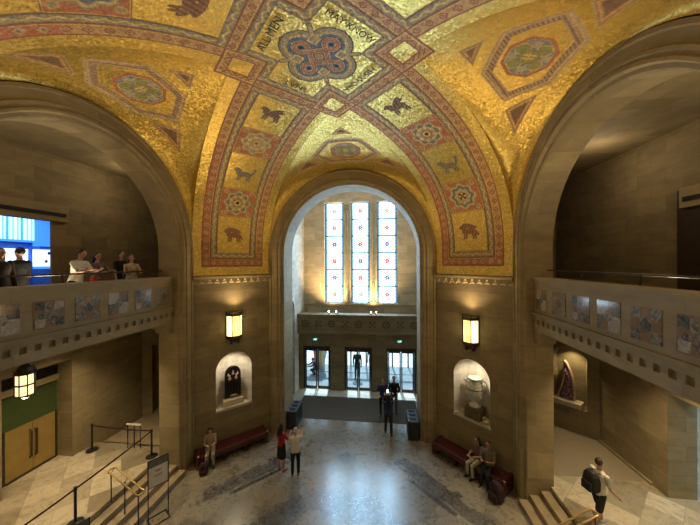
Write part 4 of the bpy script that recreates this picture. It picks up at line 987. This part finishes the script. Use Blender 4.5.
# short barrier at the head of the descending stair
r = empty('stair_gate', (-7.72, 3.16, ZL)); tag(r, 'low metal rail with three legs at the top of the descending stair', 'rail')
for x in (-.26, 0, .24): MB().tube([(x, .02*x, 0), (x, .02*x, .86)], .018, 6).build('leg', [BLACK], r)
MB().bbox(-.30, .28, -.03, .03, .85, .90, .008).build('top_rail', [SILV], r)
PAPER = plain('sign_paper', (.85, .86, .88), .6, var=.03); SIGNH = plain('sign_header', (.16, .18, .2), .5); INK = plain('sign_ink', (.12, .13, .15), .6)
def sign_stand(x, y, z, rz, label, w=.50, h=1.78):
    r = empty('sign_stand', (x, y, z), rz); tag(r, label, 'sign stand', 'poster stands by the left steps')
    b = MB()
    for s in (-1, 1): b.box(s*w/2-.012, s*w/2+.012, -.012, .012, .02, h)
    b.box(-w/2, w/2, -.012, .012, h-.02, h); b.box(-w/2, w/2, -.01, .01, h-.80, h-.78); b.build('frame', [BLACK], r)
    b = MB(); b.box(-w/2, w/2, -.2, -.17, 0, .02); b.box(-w/2, w/2, .17, .2, 0, .02); b.box(-w/2, -w/2+.03, -.2, .2, 0, .02); b.box(w/2-.03, w/2, -.2, .2, 0, .02); b.build('base', [BLACK], r)
    p = MB().box(-w/2+.012, w/2-.012, -.006, .006, h-.78, h-.02).build('poster', [PAPER], r)
    MB().box(-w/2+.012, w/2-.012, -.010, -.006, h-.22, h-.02).build('poster_header', [SIGNH], p)
    b = MB()
    for s, ln, zz, th in ((0, .16, .34, .018), (0, .11, .375, .014), (0, .2, .46, .008), (0, .22, .49, .008), (0, .18, .52, .008)): b.box(-ln/2, ln/2, -.009, -.006, h-zz-th, h-zz)
    b.build('printed_lines', [INK], p); return r
sign_stand(-5.08, 1.20, 0, math.radians(55), 'black framed poster stand at the foot of the left steps')
sign_stand(-5.20, -.98, 0, math.radians(60), 'poster stand at the bottom edge of the picture, only its white top showing')
def handrail(sx, label):
    r = empty('stair_handrail', (sx*6.2, .92, 0)); tag(r, label, 'handrail', 'brass handrails on the steps')
    H = [(0, 1.50), (-sx*.72, .93), (-sx*1.0, .93)] if False else None
    x0, x1 = sx*.05, -sx*.80
    loop = [(x1, -.10, .95), (x0, -.10, 1.52)]+[(x0+sx*.10*math.sin(t), -.10*math.cos(t), 1.52) for t in [math.pi*i/8 for i in range(1, 8)]]+[(x0, .10, 1.52), (x1, .10, .95)]+[(x1-sx*.10*math.sin(t), .10*math.cos(t), .95) for t in [math.pi*i/8 for i in range(1, 8)]]
    MB().tube(loop, .024, 10, closed=True).build('rail', [BRASS], r, smooth=True)
    for x, z0 in ((x0+sx*.06, .60), (-sx*.32, .30), (x1+sx*.06, 0)):
        zt = 1.52+(x-x0)*(.95-1.52)/(x1-x0) if abs(x) > .2 else 1.50
        b = MB(); b.tube([(x, 0, z0+.001), (x, 0, zt-.06)], .016, 8); b.tube([(x, -.10, zt-.01), (x, 0, zt-.07), (x, .10, zt-.01)], .010, 6); b.build('post', [BLACK], r)
handrail(-1, 'brass loop handrail on the left steps beside the poster stand'); handrail(1, 'brass loop handrail on the right steps behind the backpack man')

# ================================================================== EXHIBITS SEEN THROUGH THE UPPER WEST OPENING
BLUEW = plain('blue_wall', (.03, .10, .35), .6); E1 = emis('screen_white_blue', (.42, .75, 1.0), 1.5); E2 = emis('screen_blue', (.05, .22, .9), 1.2); E3 = emis('case_glow', (.75, .85, 1.0), 1.6)
b = MB(); b.box(-12.7, -12.5, -6, 6.5, GZ, 9.6); b.box(-12.6, -9.58, 6.5, 6.6, GZ, 9.6); b.box(-12.6, -9.58, -6.1, -6, GZ, 9.6); S(b.build('wall_exhibit', [BLUEW])); S(MB().box(-12.7, -9.58, -6, 6.6, 9.5, 9.6).build('ceiling_exhibit', [BLUEW]))
b = MB()
for j in range(22): y = .4+j*.145; b.box(-12.42, -12.38, y, y+(.08 if j % 3 else .035), 8.33, 9.45)
b.box(-12.5, -12.42, .4, 3.5, 8.25, 9.45, 1)
tag(b.build('light_strips', [E1, E2]), 'glowing white and blue vertical light strips high in the exhibit room', 'light panel')
tag(MB().box(-12.49, -12.45, 3.5, 5.6, 5.8, 9.4).build('blue_light_wall', [E2]), 'tall glowing blue wall panel at the back of the exhibit room', 'light panel')
r = empty('display_case', (-12.15, 3.9, GZ)); tag(r, 'lit white display case with coloured shapes in the blue exhibit room', 'display case')
MB().box(-.25, .25, -.55, .5, 0, 1.22).build('cabinet', [BLUEW], r); sc = MB().box(-.2, -.16, -.50, .42, 1.32, 1.99).build('lit_panel', [E3], r); MB().box(-.25, .2, -.55, .5, 2.01, 2.11).build('top', [BLUEW], r)
for i, (y, z, c) in enumerate(((-.1, 1.52, (.7, .2, .2)), (.1, 1.67, (.2, .5, .3)), (.26, 1.52, (.8, .6, .2)), (.0, 1.85, (.1, .2, .8)), (.2, 1.87, (.1, .2, .8)))):
    b = MB(); b.ell((-.12, y, z), (.03, .06, .07), 8); b.build('specimen', [plain('specimen_%d' % i, c, .5)], r)
b = MB(); b.box(-12.49, -12.42, 1.4, 3.3, 7.45, 7.98); b.box(-12.5, -12.41, 1.3, 3.4, 7.38, 7.45, 1); tag(b.build('wide_screen', [E3, BLUEW]), 'wide glowing white screen behind the two dark visitors', 'screen')
S(MB().box(-12.6, -9.4, -6, 6.5, GZ, GZ+.01).build('floor_exhibit', [PALE]))
lamp('exhibit_light', 'AREA', (-11.2, 2.5, 9.3), 90, (.35, .6, 1), 2, aim=(-11.2, 2.5, 5)); lamp('exhibit_warm_light', 'SPOT', (-11.2, 3.0, 9.3), 120, (1, .85, .6), .1, aim=(-11.2, 3.2, 5.8), spot=50)
# dark portal of the upper east gallery
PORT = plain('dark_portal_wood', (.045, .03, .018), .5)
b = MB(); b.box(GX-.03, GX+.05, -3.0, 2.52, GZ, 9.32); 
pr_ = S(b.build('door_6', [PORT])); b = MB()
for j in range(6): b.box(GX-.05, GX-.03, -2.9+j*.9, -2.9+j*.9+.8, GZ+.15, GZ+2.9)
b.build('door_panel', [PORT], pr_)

# ================================================================== PEOPLE
SKIN = [plain('skin_%d' % i, c, .5, var=.05) for i, c in enumerate(((.50, .30, .21), (.36, .20, .13), (.62, .42, .32)))]
HAIRM = {'black': plain('hair_black', (.012, .009, .008), .5), 'brown': plain('hair_brown', (.05, .028, .016), .5), 'white': plain('hair_white', (.62, .60, .56), .6)}
SHOEM = {'black': plain('shoe_black', (.015, .015, .015), .4), 'pale': plain('shoe_pale', (.55, .52, .5), .5), 'red': plain('shoe_red', (.30, .10, .08), .5)}
CL = {}
def cloth(n, c):
    if n not in CL: CL[n] = plain('cloth_'+n, c, .85, var=.15, scale=14, bump=.2)
    return CL[n]
def remesh(b, name, mat, parent, vox, sm=3):
    me = bpy.data.meshes.new(name); me.from_pydata(b.v, [], b.f); me.materials.append(mat)
    o = bpy.data.objects.new(name, me); COL.objects.link(o); o.parent = parent
    m = o.modifiers.new('Remesh', 'REMESH'); m.mode = 'VOXEL'; m.voxel_size = vox; m.use_smooth_shade = True
    q = o.modifiers.new('Smooth', 'SMOOTH'); q.factor = .5; q.iterations = sm
    return o
def loft(b, rings, X, n=16):   # rings: (centre, rx, ry, up)
    rows = []
    for c, rx, ry, u in rings:
        f = u.cross(X).normalized(); x_ = X.normalized()
        rows.append([tuple(c+x_*rx*math.cos(2*math.pi*k/n)+f*ry*math.sin(2*math.pi*k/n)) for k in range(n)])
    vs = [p for r_ in rows for p in r_]
    fs = [(i*n+k, i*n+(k+1) % n, (i+1)*n+(k+1) % n, (i+1)*n+k) for i in range(len(rows)-1) for k in range(n)]
    fs += [tuple(reversed(range(n))), tuple((len(rows)-1)*n+k for k in range(n))]
    b.add(vs, fs)
def oell(b, c, r, X, F, U, n=14):
    b.T = Matrix((X, F, U)).transposed().to_4x4(); b.T.translation = c; b.ell((0, 0, 0), r, n); b.T = Matrix.Identity(4)
def limb(b, pts, rad, n=12):
    b.tube([tuple(p) for p in pts], rad, n)
    for p, r in zip(pts, rad): b.ell(tuple(p), (r*.99,)*3, 12)
def person(loc, rz, h, label, top, bottom, shoes='black', hair='black', hairlen=.0, skin=0, female=False,
           lean=0, hips=None, legs=((0, 0), (0, 0)), arms=((5, 8, 10), (5, 8, 10)), headp=0, heady=0, sleeve='short', lower='trousers', group=None):
    """facing +y. degrees: legs (thigh forward, knee bend) L,R; arms (shoulder forward, abduct, elbow) L,R"""
    R = math.radians; r = empty('person', loc, rz); tag(r, label, 'person', group); k = h/1.75
    hipz = hips if hips is not None else .93*k
    seated = hips is not None
    P = Vector((0, 0, hipz)); lv = Vector((0, math.sin(R(lean)), math.cos(R(lean)))); X = Vector((1, 0, 0))
    fm = .9 if female else 1.0; wid = .165 if female else .19
    at = lambda d: P+lv*d*k
    sh, nk = at(.47), at(.535)
    U = Vector((0, math.sin(R(lean*.5+headp)), math.cos(R(lean*.5+headp)))); Xh = Vector((math.cos(R(heady)), math.sin(R(heady)), 0)); F = U.cross(Xh).normalized(); Xh = F.cross(U).normalized()
    hc = nk+U*.15*k
    b = MB()
    T_ = [(-.11, .11, .085), (-.05, .155, .105), (.03, .158*(1.04 if female else .98), .105), (.14, .132*fm, .090), (.20, .128*fm, .088), (.32, .150*fm, .105), (.42, .165*fm, .100), (.48, .135*fm, .075), (.515, .065, .058)]
    loft(b, [(at(d), rx*k, ry*k, lv) for d, rx, ry in T_], X)
    b.tube([tuple(at(.48)), tuple(nk+U*.05*k), tuple(hc-U*.03*k)], [.058*k, .050*k, .050*k], 12)
    oell(b, hc+U*.02*k, (.073*k, .092*k, .102*k), Xh, F, U); oell(b, hc-U*.055*k+F*.022*k, (.050*k, .058*k, .052*k), Xh, F, U)
    oell(b, hc+F*.096*k-U*.012*k, (.013*k, .018*k, .022*k), Xh, F, U, 8)
    for s in (-1, 1): oell(b, hc+Xh*s*.076*k-U*.004*k, (.012*k, .018*k, .030*k), Xh, F, U, 8)
    LJ, AJ = [], []
    for i, s in enumerate((-1, 1)):
        th, kn = legs[i]; hip = P+Vector((s*.088*k, 0, -.04*k)); d = Vector((s*.05, math.sin(R(th)), -math.cos(R(th)))).normalized(); knee = hip+d*.42*k
        d2 = Vector((0, math.sin(R(th-kn)), -math.cos(R(th-kn)))); ank = knee+d2*.40*k; toe = ank+Vector((s*.02, .16*k, -.045*k)); heel = ank+Vector((0, -.03*k, -.045*k))
        LJ.append((hip, knee, ank, toe, heel))
        limb(b, [hip, hip.lerp(knee, .5), knee, knee.lerp(ank, .3), ank], [.083*k, .072*k, .052*k, .052*k, .036*k]); limb(b, [heel, toe-Vector((0, .04*k, 0))], [.034*k, .03*k])
        fw_, ab, el = arms[i]; so = sh+Vector((s*wid*k, 0, -.02*k)); ad = Vector((s*math.sin(R(ab)), math.sin(R(fw_))*math.cos(R(ab)), -math.cos(R(fw_))*math.cos(R(ab)))); elb = so+ad*.29*k
        inn = -s*.45 if el > 40 else 0
        fd = Vector((ad.x*.3+inn, math.sin(R(fw_+el)), -math.cos(R(fw_+el)))).normalized(); wr = elb+fd*.25*k
        AJ.append((so, elb, wr)); limb(b, [so, so.lerp(elb, .5), elb, elb.lerp(wr, .3), wr], [.048*k, .043*k, .037*k, .036*k, .025*k])
        sd = fd.cross(Vector((0, 0, 1))); sd = sd.normalized() if sd.length > .1 else Vector((0, 1, 0)); cu = fd.cross(sd)*s
        limb(b, [wr, wr+fd*.045*k], [.027*k, .030*k], 10); oell(b, wr+fd*.055*k, (.042*k, .018*k, .045*k), sd, cu.normalized(), fd, 10)
        for f, ln in zip((-.031, -.011, .010, .030), (.060, .075, .070, .052)):
            b0 = wr+fd*.08*k+sd*f*k; limb(b, [b0, b0+fd*ln*.5*k+cu*.006, b0+fd*ln*.95*k+cu*.024], [.0105*k, .010*k, .009*k], 8)
        b0 = wr+fd*.03*k-sd*s*.025*k; limb(b, [b0, b0+fd*.03*k-sd*s*.028*k, b0+fd*.06*k-sd*s*.034*k+cu*.01], [.013*k, .012*k, .010*k], 8)
    remesh(b, 'body', SKIN[skin], r, .011, 2)
    for s in (-1, 1):
        e = MB(); oell(e, hc+F*.084*k+Xh*s*.030*k+U*.018*k, (.012*k, .010*k, .008*k), Xh, F, U, 8); e.build('eye', [HAIRM['black']], r)
    e = MB(); oell(e, hc+F*.076*k-U*.055*k, (.022*k, .010*k, .006*k), Xh, F, U, 8); e.build('mouth', [MATS['shoe_red']], r)
    # hair
    b = MB(); oell(b, hc+U*.040*k-F*.022*k, (.084*k, .094*k, .098*k), Xh, F, U)
    if hairlen > 0:
        for s in (-1, 0, 1): limb(b, [hc+Xh*s*.05*k-F*.035*k, nk-F*.065*k+Xh*s*.065*k, nk-F*.095*k+Xh*s*.06*k-Vector((0, 0, hairlen*.7))], [.052*k, .050*k, .040*k])
    remesh(b, 'hair', HAIRM[hair], r, .014, 3)
    # shirt
    b = MB(); g = .018; hem = -.06 if not seated else .0
    S_ = [(hem, .163*(1.04 if female else 1), .112), (.03, .160, .110), (.14, .140*fm, .098), (.20, .137*fm, .096), (.32, .158*fm, .113), (.42, .170*fm, .106), (.485, .135*fm, .080), (.515, .075, .066)]
    loft(b, [(at(d), rx*k+.012, ry*k+.012, lv) for d, rx, ry in S_], X, 20)
    for so, elb, wr in AJ:
        if sleeve == 'none': b.ell(tuple(so), (.055*k,)*3, 12)
        elif sleeve == 'short': limb(b, [so, so.lerp(elb, .35), so.lerp(elb, .70)], [.062*k, .058*k, .056*k])
        else: limb(b, [so, so.lerp(elb, .5), elb, wr], [.062*k, .056*k, .050*k, .037*k])
    remesh(b, 'shirt', top, r, .014, 3)
    # lower garment
    b = MB()
    if lower == 'skirt':
        kc = (LJ[0][1]+LJ[1][1])/2; ax_ = (P-kc).normalized()
        loft(b, [(at(.12), .150*k, .106*k, lv), (at(.02), .176*k, .124*k, lv), (P-Vector((0, 0, .06*k)), .182*k, .130*k, (lv+ax_).normalized())], X, 20)
        loft(b, [(P, .17*k, .12*k, ax_), (P.lerp(kc, .5), .185*k, .14*k, ax_), (P.lerp(kc, .95), .195*k, .145*k, ax_)], X, 20)
        remesh(b, 'skirt', bottom, r, .014, 2)
    else:
        loft(b, [(at(.10), .150*fm*k+.01, .104*k, lv), (at(.03), .168*k, .118*k, lv), (at(-.05), .168*k, .118*k, lv), (at(-.12), .125*k, .10*k, lv)], X, 20)
        for hip, knee, ank, toe, heel in LJ:
            if lower == 'shorts': limb(b, [hip, hip.lerp(knee, .5), hip.lerp(knee, .85)], [.097*k, .088*k, .082*k])
            else: limb(b, [hip, hip.lerp(knee, .5), knee, knee.lerp(ank, .35), ank+(knee-ank)*.05], [.097*k, .084*k, .066*k, .064*k, .054*k])
        remesh(b, lower, bottom, r, .014, 3)
    for hip, knee, ank, toe, heel in LJ:
        b = MB(); limb(b, [heel, heel.lerp(toe, .55), toe], [.042*k, .042*k, .034*k], 12); b.box(*sorted((min(heel.x, toe.x)-.03*k, max(heel.x, toe.x)+.03*k)), heel.y-.03*k, toe.y+.02*k, heel.z-.044*k, heel.z-.02*k)
        remesh(b, 'shoe', SHOEM[shoes], r, .012, 2)
    return r
D2 = math.radians
# centre of the hall
GRP = None
person((-2.22, 3.47, 0), D2(-25), 1.66, 'woman in a red top and black skirt standing beside the white-haired visitor', cloth('red', (.42, .015, .03)), cloth('black', (.015, .015, .018)), shoes='red', hair='black', hairlen=.16, female=True, lower='skirt', arms=((10, 6, 30), (30, 6, 85)), headp=8, sleeve='short')
person((-1.66, 3.32, 0), D2(20), 1.62, 'white-haired visitor in a white top and black trousers, bag strap across the back', cloth('white', (.70, .68, .62)), cloth('black', (.015, .015, .018)), shoes='red', hair='white', female=True, arms=((25, 8, 85), (30, 8, 80)), sleeve='short', headp=12, lean=4)
pm = MB().prism([(0, 0, 0), (.30, 0, 0), (.30, 0, .22), (0, 0, .22)], (0, .004, 0)).build('floor_plan_leaflet', [plain('leaflet', (.72, .55, .48), .6)], loc=(-1.80, 3.66, 1.10), rz=D2(20)); pm.rotation_euler.x = D2(-35); tag(pm, 'open pale pink leaflet held by the white-haired visitor', 'leaflet')
person((1.60, 6.05, 0), D2(6), 1.72, 'person with long dark hair and dark blue top, legs apart, holding up a glowing phone', cloth('navy', (.02, .035, .11)), cloth('dark', (.018, .02, .03)), hair='black', hairlen=.28, female=True, arms=((75, 12, 75), (75, 12, 75)), legs=((10, 0), (-8, 0)), sleeve='long')
tag(MB().bbox(-.04, .04, -.005, .005, 0, .15, .004).build('phone', [emis('phone_screen', (.8, .9, 1), 2.0)], loc=(1.57, 6.34, 1.64), rz=0), 'phone with glowing screen held up by the person in dark blue', 'phone')
person((1.36, 7.50, 0), D2(175), 1.82, 'man in a dark blue shirt standing on the mat facing inwards', cloth('navy', (.02, .035, .11)), cloth('dark', (.018, .02, .03)), hair='black', sleeve='short', arms=((10, 8, 20), (25, 10, 60)))
person((1.90, 7.85, 0), D2(185), 1.80, 'person in a black top and light grey trousers standing on the mat', cloth('black', (.015, .015, .018)), cloth('grey', (.20, .21, .23)), hair='black', sleeve='long', arms=((20, 8, 70), (20, 8, 70)))
# left bench
T = diagT('nw'); rzb = T.to_euler().z+math.pi
def on_bench(k, a, label, **kw):
    T = diagT(k); p = T @ Vector((a, DW-.34, 0)); return person((p.x, p.y, 0), T.to_euler().z+math.pi+kw.pop('turn', 0), kw.pop('h', 1.65), label, hips=.545, legs=kw.pop('legs', ((82, 84), (78, 80))), **kw)
on_bench('nw', -.98, 'woman in a pale sleeveless dress with long dark hair sitting on the left bench', top=cloth('beige', (.36, .30, .22)), bottom=cloth('beige', (.36, .30, .22)), hair='black', hairlen=.2, female=True, sleeve='none', arms=((30, 6, 80), (25, 6, 85)), headp=20, lean=8, turn=D2(-15), h=1.68)
def bag(loc, rz, mat, name, label, s=1.0, cat='bag', straps=True):
    r = empty(name, loc, rz); tag(r, label, cat)
    b = MB(); rows = []
    for z, w, d in ((0, .14, .09), (.05, .17, .12), (.22, .17, .13), (.36, .15, .11), (.44, .10, .07), (.47, .03, .02)): rows.append([(w*s*math.copysign(abs(math.cos(t))**.6, math.cos(t)), d*s*math.copysign(abs(math.sin(t))**.6, math.sin(t)), z*s) for t in [2*math.pi*i/20 for i in range(20)]])
    for i in range(5): b.add(rows[i]+rows[i+1], [(j, (j+1) % 20, 20+(j+1) % 20, 20+j) for j in range(20)])
    b.poly(list(reversed(rows[0]))); b.poly(rows[-1]); b.build('main_pouch', [mat], r, smooth=True)
    b = MB(); b.bbox(-.12*s, .12*s, -.18*s, -.10*s, .03*s, .22*s, .02); b.build('front_pocket', [mat], r)
    if straps:
        for q in (-1, 1): MB().tube([(q*.08*s, .10*s, .42*s), (q*.10*s, .20*s, .40*s), (q*.11*s, .24*s, .25*s), (q*.09*s, .12*s, .06*s)], .014, 6).build('strap', [mat], r)
    MB().tube([(-.04*s, 0, .46*s), (0, 0, .52*s), (.04*s, 0, .46*s)], .008, 6).build('handle', [mat], r)
    return r
MAR = plain('maroon_nylon', (.035, .008, .010), .7); BLKN = plain('black_nylon', (.016, .014, .013), .7, bump=.3, scale=30)
p = diagT('nw') @ Vector((-1.34, DW-.92, 0)); bag((p.x, p.y, 0), D2(30), MAR, 'shoulder_bag', 'dark maroon bag on the floor beside the woman on the left bench', .85)
p = diagT('ne') @ Vector((1.35, DW-.95, 0)); bag((p.x, p.y, 0), D2(-60), MAR, 'rucksack', 'bulky dark maroon rucksack on the floor at the end of the right bench', 1.25)
on_bench('ne', .42, 'dark-haired woman in a brown top and cream trousers sitting on the right bench', top=cloth('brown', (.14, .09, .07)), bottom=cloth('cream', (.50, .46, .36)), hair='black', hairlen=.14, female=True, arms=((30, 5, 60), (25, 5, 70)), headp=12, turn=D2(-12), sleeve='short')
on_bench('ne', .80, 'man in a grey-brown top and dark trousers sitting with folded arms on the right bench', top=cloth('taupe', (.20, .16, .12)), bottom=cloth('navy2', (.02, .025, .035)), hair='brown', arms=((28, 4, 85), (28, 4, 85)), headp=10, sleeve='short', h=1.75, turn=D2(8))
# man with backpack on the east landing
person((6.85, 1.62, ZL), D2(-75), 1.78, 'man in a white polo shirt and dark shorts walking with a black backpack', cloth('whiteshirt', (.60, .57, .50)), cloth('black', (.015, .015, .018)), shoes='pale', hair='brown', skin=0, lower='shorts', legs=((18, 6), (-16, 14)), arms=((-8, 6, 25), (12, 6, 35)), sleeve='short', lean=4)
bp_ = bag((6.66, 1.57, ZL+1.0), D2(-75), BLKN, 'backpack', 'black backpack worn by the man in the white polo shirt', 1.05, cat='backpack', straps=True)
# balcony visitors
zf = GZ
person((-7.2, -.86, zf), D2(-90), 1.80, 'dark-clothed visitor nearest the picture edge on the left balcony', cloth('blackish', (.03, .02, .02)), cloth('black', (.015, .015, .018)), hair='brown', sleeve='long', female=True, hairlen=.1)
person((-7.55, -.28, zf), D2(100), 1.84, 'tall person in black standing before the blue exhibit room', cloth('black', (.015, .015, .018)), cloth('black', (.015, .015, .018)), hair='black', sleeve='long')
person((-6.75, .36, zf), D2(-80), 1.84, 'man in a white T-shirt leaning on the balcony rail', cloth('white', (.70, .68, .62)), cloth('black', (.015, .015, .018)), hair='black', lean=12, arms=((30, 10, 75), (40, 14, 60)), sleeve='short', headp=12)
person((-6.78, .98, zf), D2(-100), 1.76, 'woman with long dark hair and a red skirt beside the man in the white T-shirt', cloth('greytop', (.16, .14, .13)), cloth('red', (.42, .015, .03)), hair='black', hairlen=.3, female=True, lower='skirt', arms=((40, 10, 60), (30, 10, 70)), sleeve='long', headp=10)
person((-7.25, 2.22, zf), D2(-95), 1.84, 'man in a black shirt behind the woman in the pale top on the balcony', cloth('black', (.015, .015, .018)), cloth('black', (.015, .015, .018)), hair='black', sleeve='short')
person((-6.68, 2.0, zf), D2(-120), 1.72, 'woman in a pale top with red straps at the balcony rail', cloth('cream', (.50, .46, .36)), cloth('red', (.42, .015, .03)), hair='brown', hairlen=.12, female=True, sleeve='none', arms=((35, 12, 50), (30, 10, 60)))
# outside the glass doors
person((-.28, 11.9, -.02), D2(180), 1.86, 'dark silhouette of a person outside, in the middle of the central doors', cloth('black', (.015, .015, .018)), cloth('black', (.015, .015, .018)), hair='black', sleeve='long')
person((.62, 12.6, -.02), D2(170), 2.0, 'person in blue walking outside the right leaf of the central doors', cloth('denim', (.06, .10, .2)), cloth('dark', (.018, .02, .03)), hair='black', legs=((12, 4), (-12, 10)))
person((-3.0, 12.3, -.02), D2(120), 1.7, 'person crouching outside the left doors', cloth('dark', (.018, .02, .03)), cloth('black', (.015, .015, .018)), hair='black', hips=.42, legs=((95, 130), (80, 120)), lean=30, sleeve='long', arms=((60, 5, 40), (60, 5, 40)))
person((-2.35, 15.5, -.02), D2(180), 1.9, 'person standing further off outside the left doors', cloth('blueshirt', (.08, .12, .3)), cloth('dark', (.018, .02, .03)), hair='black')
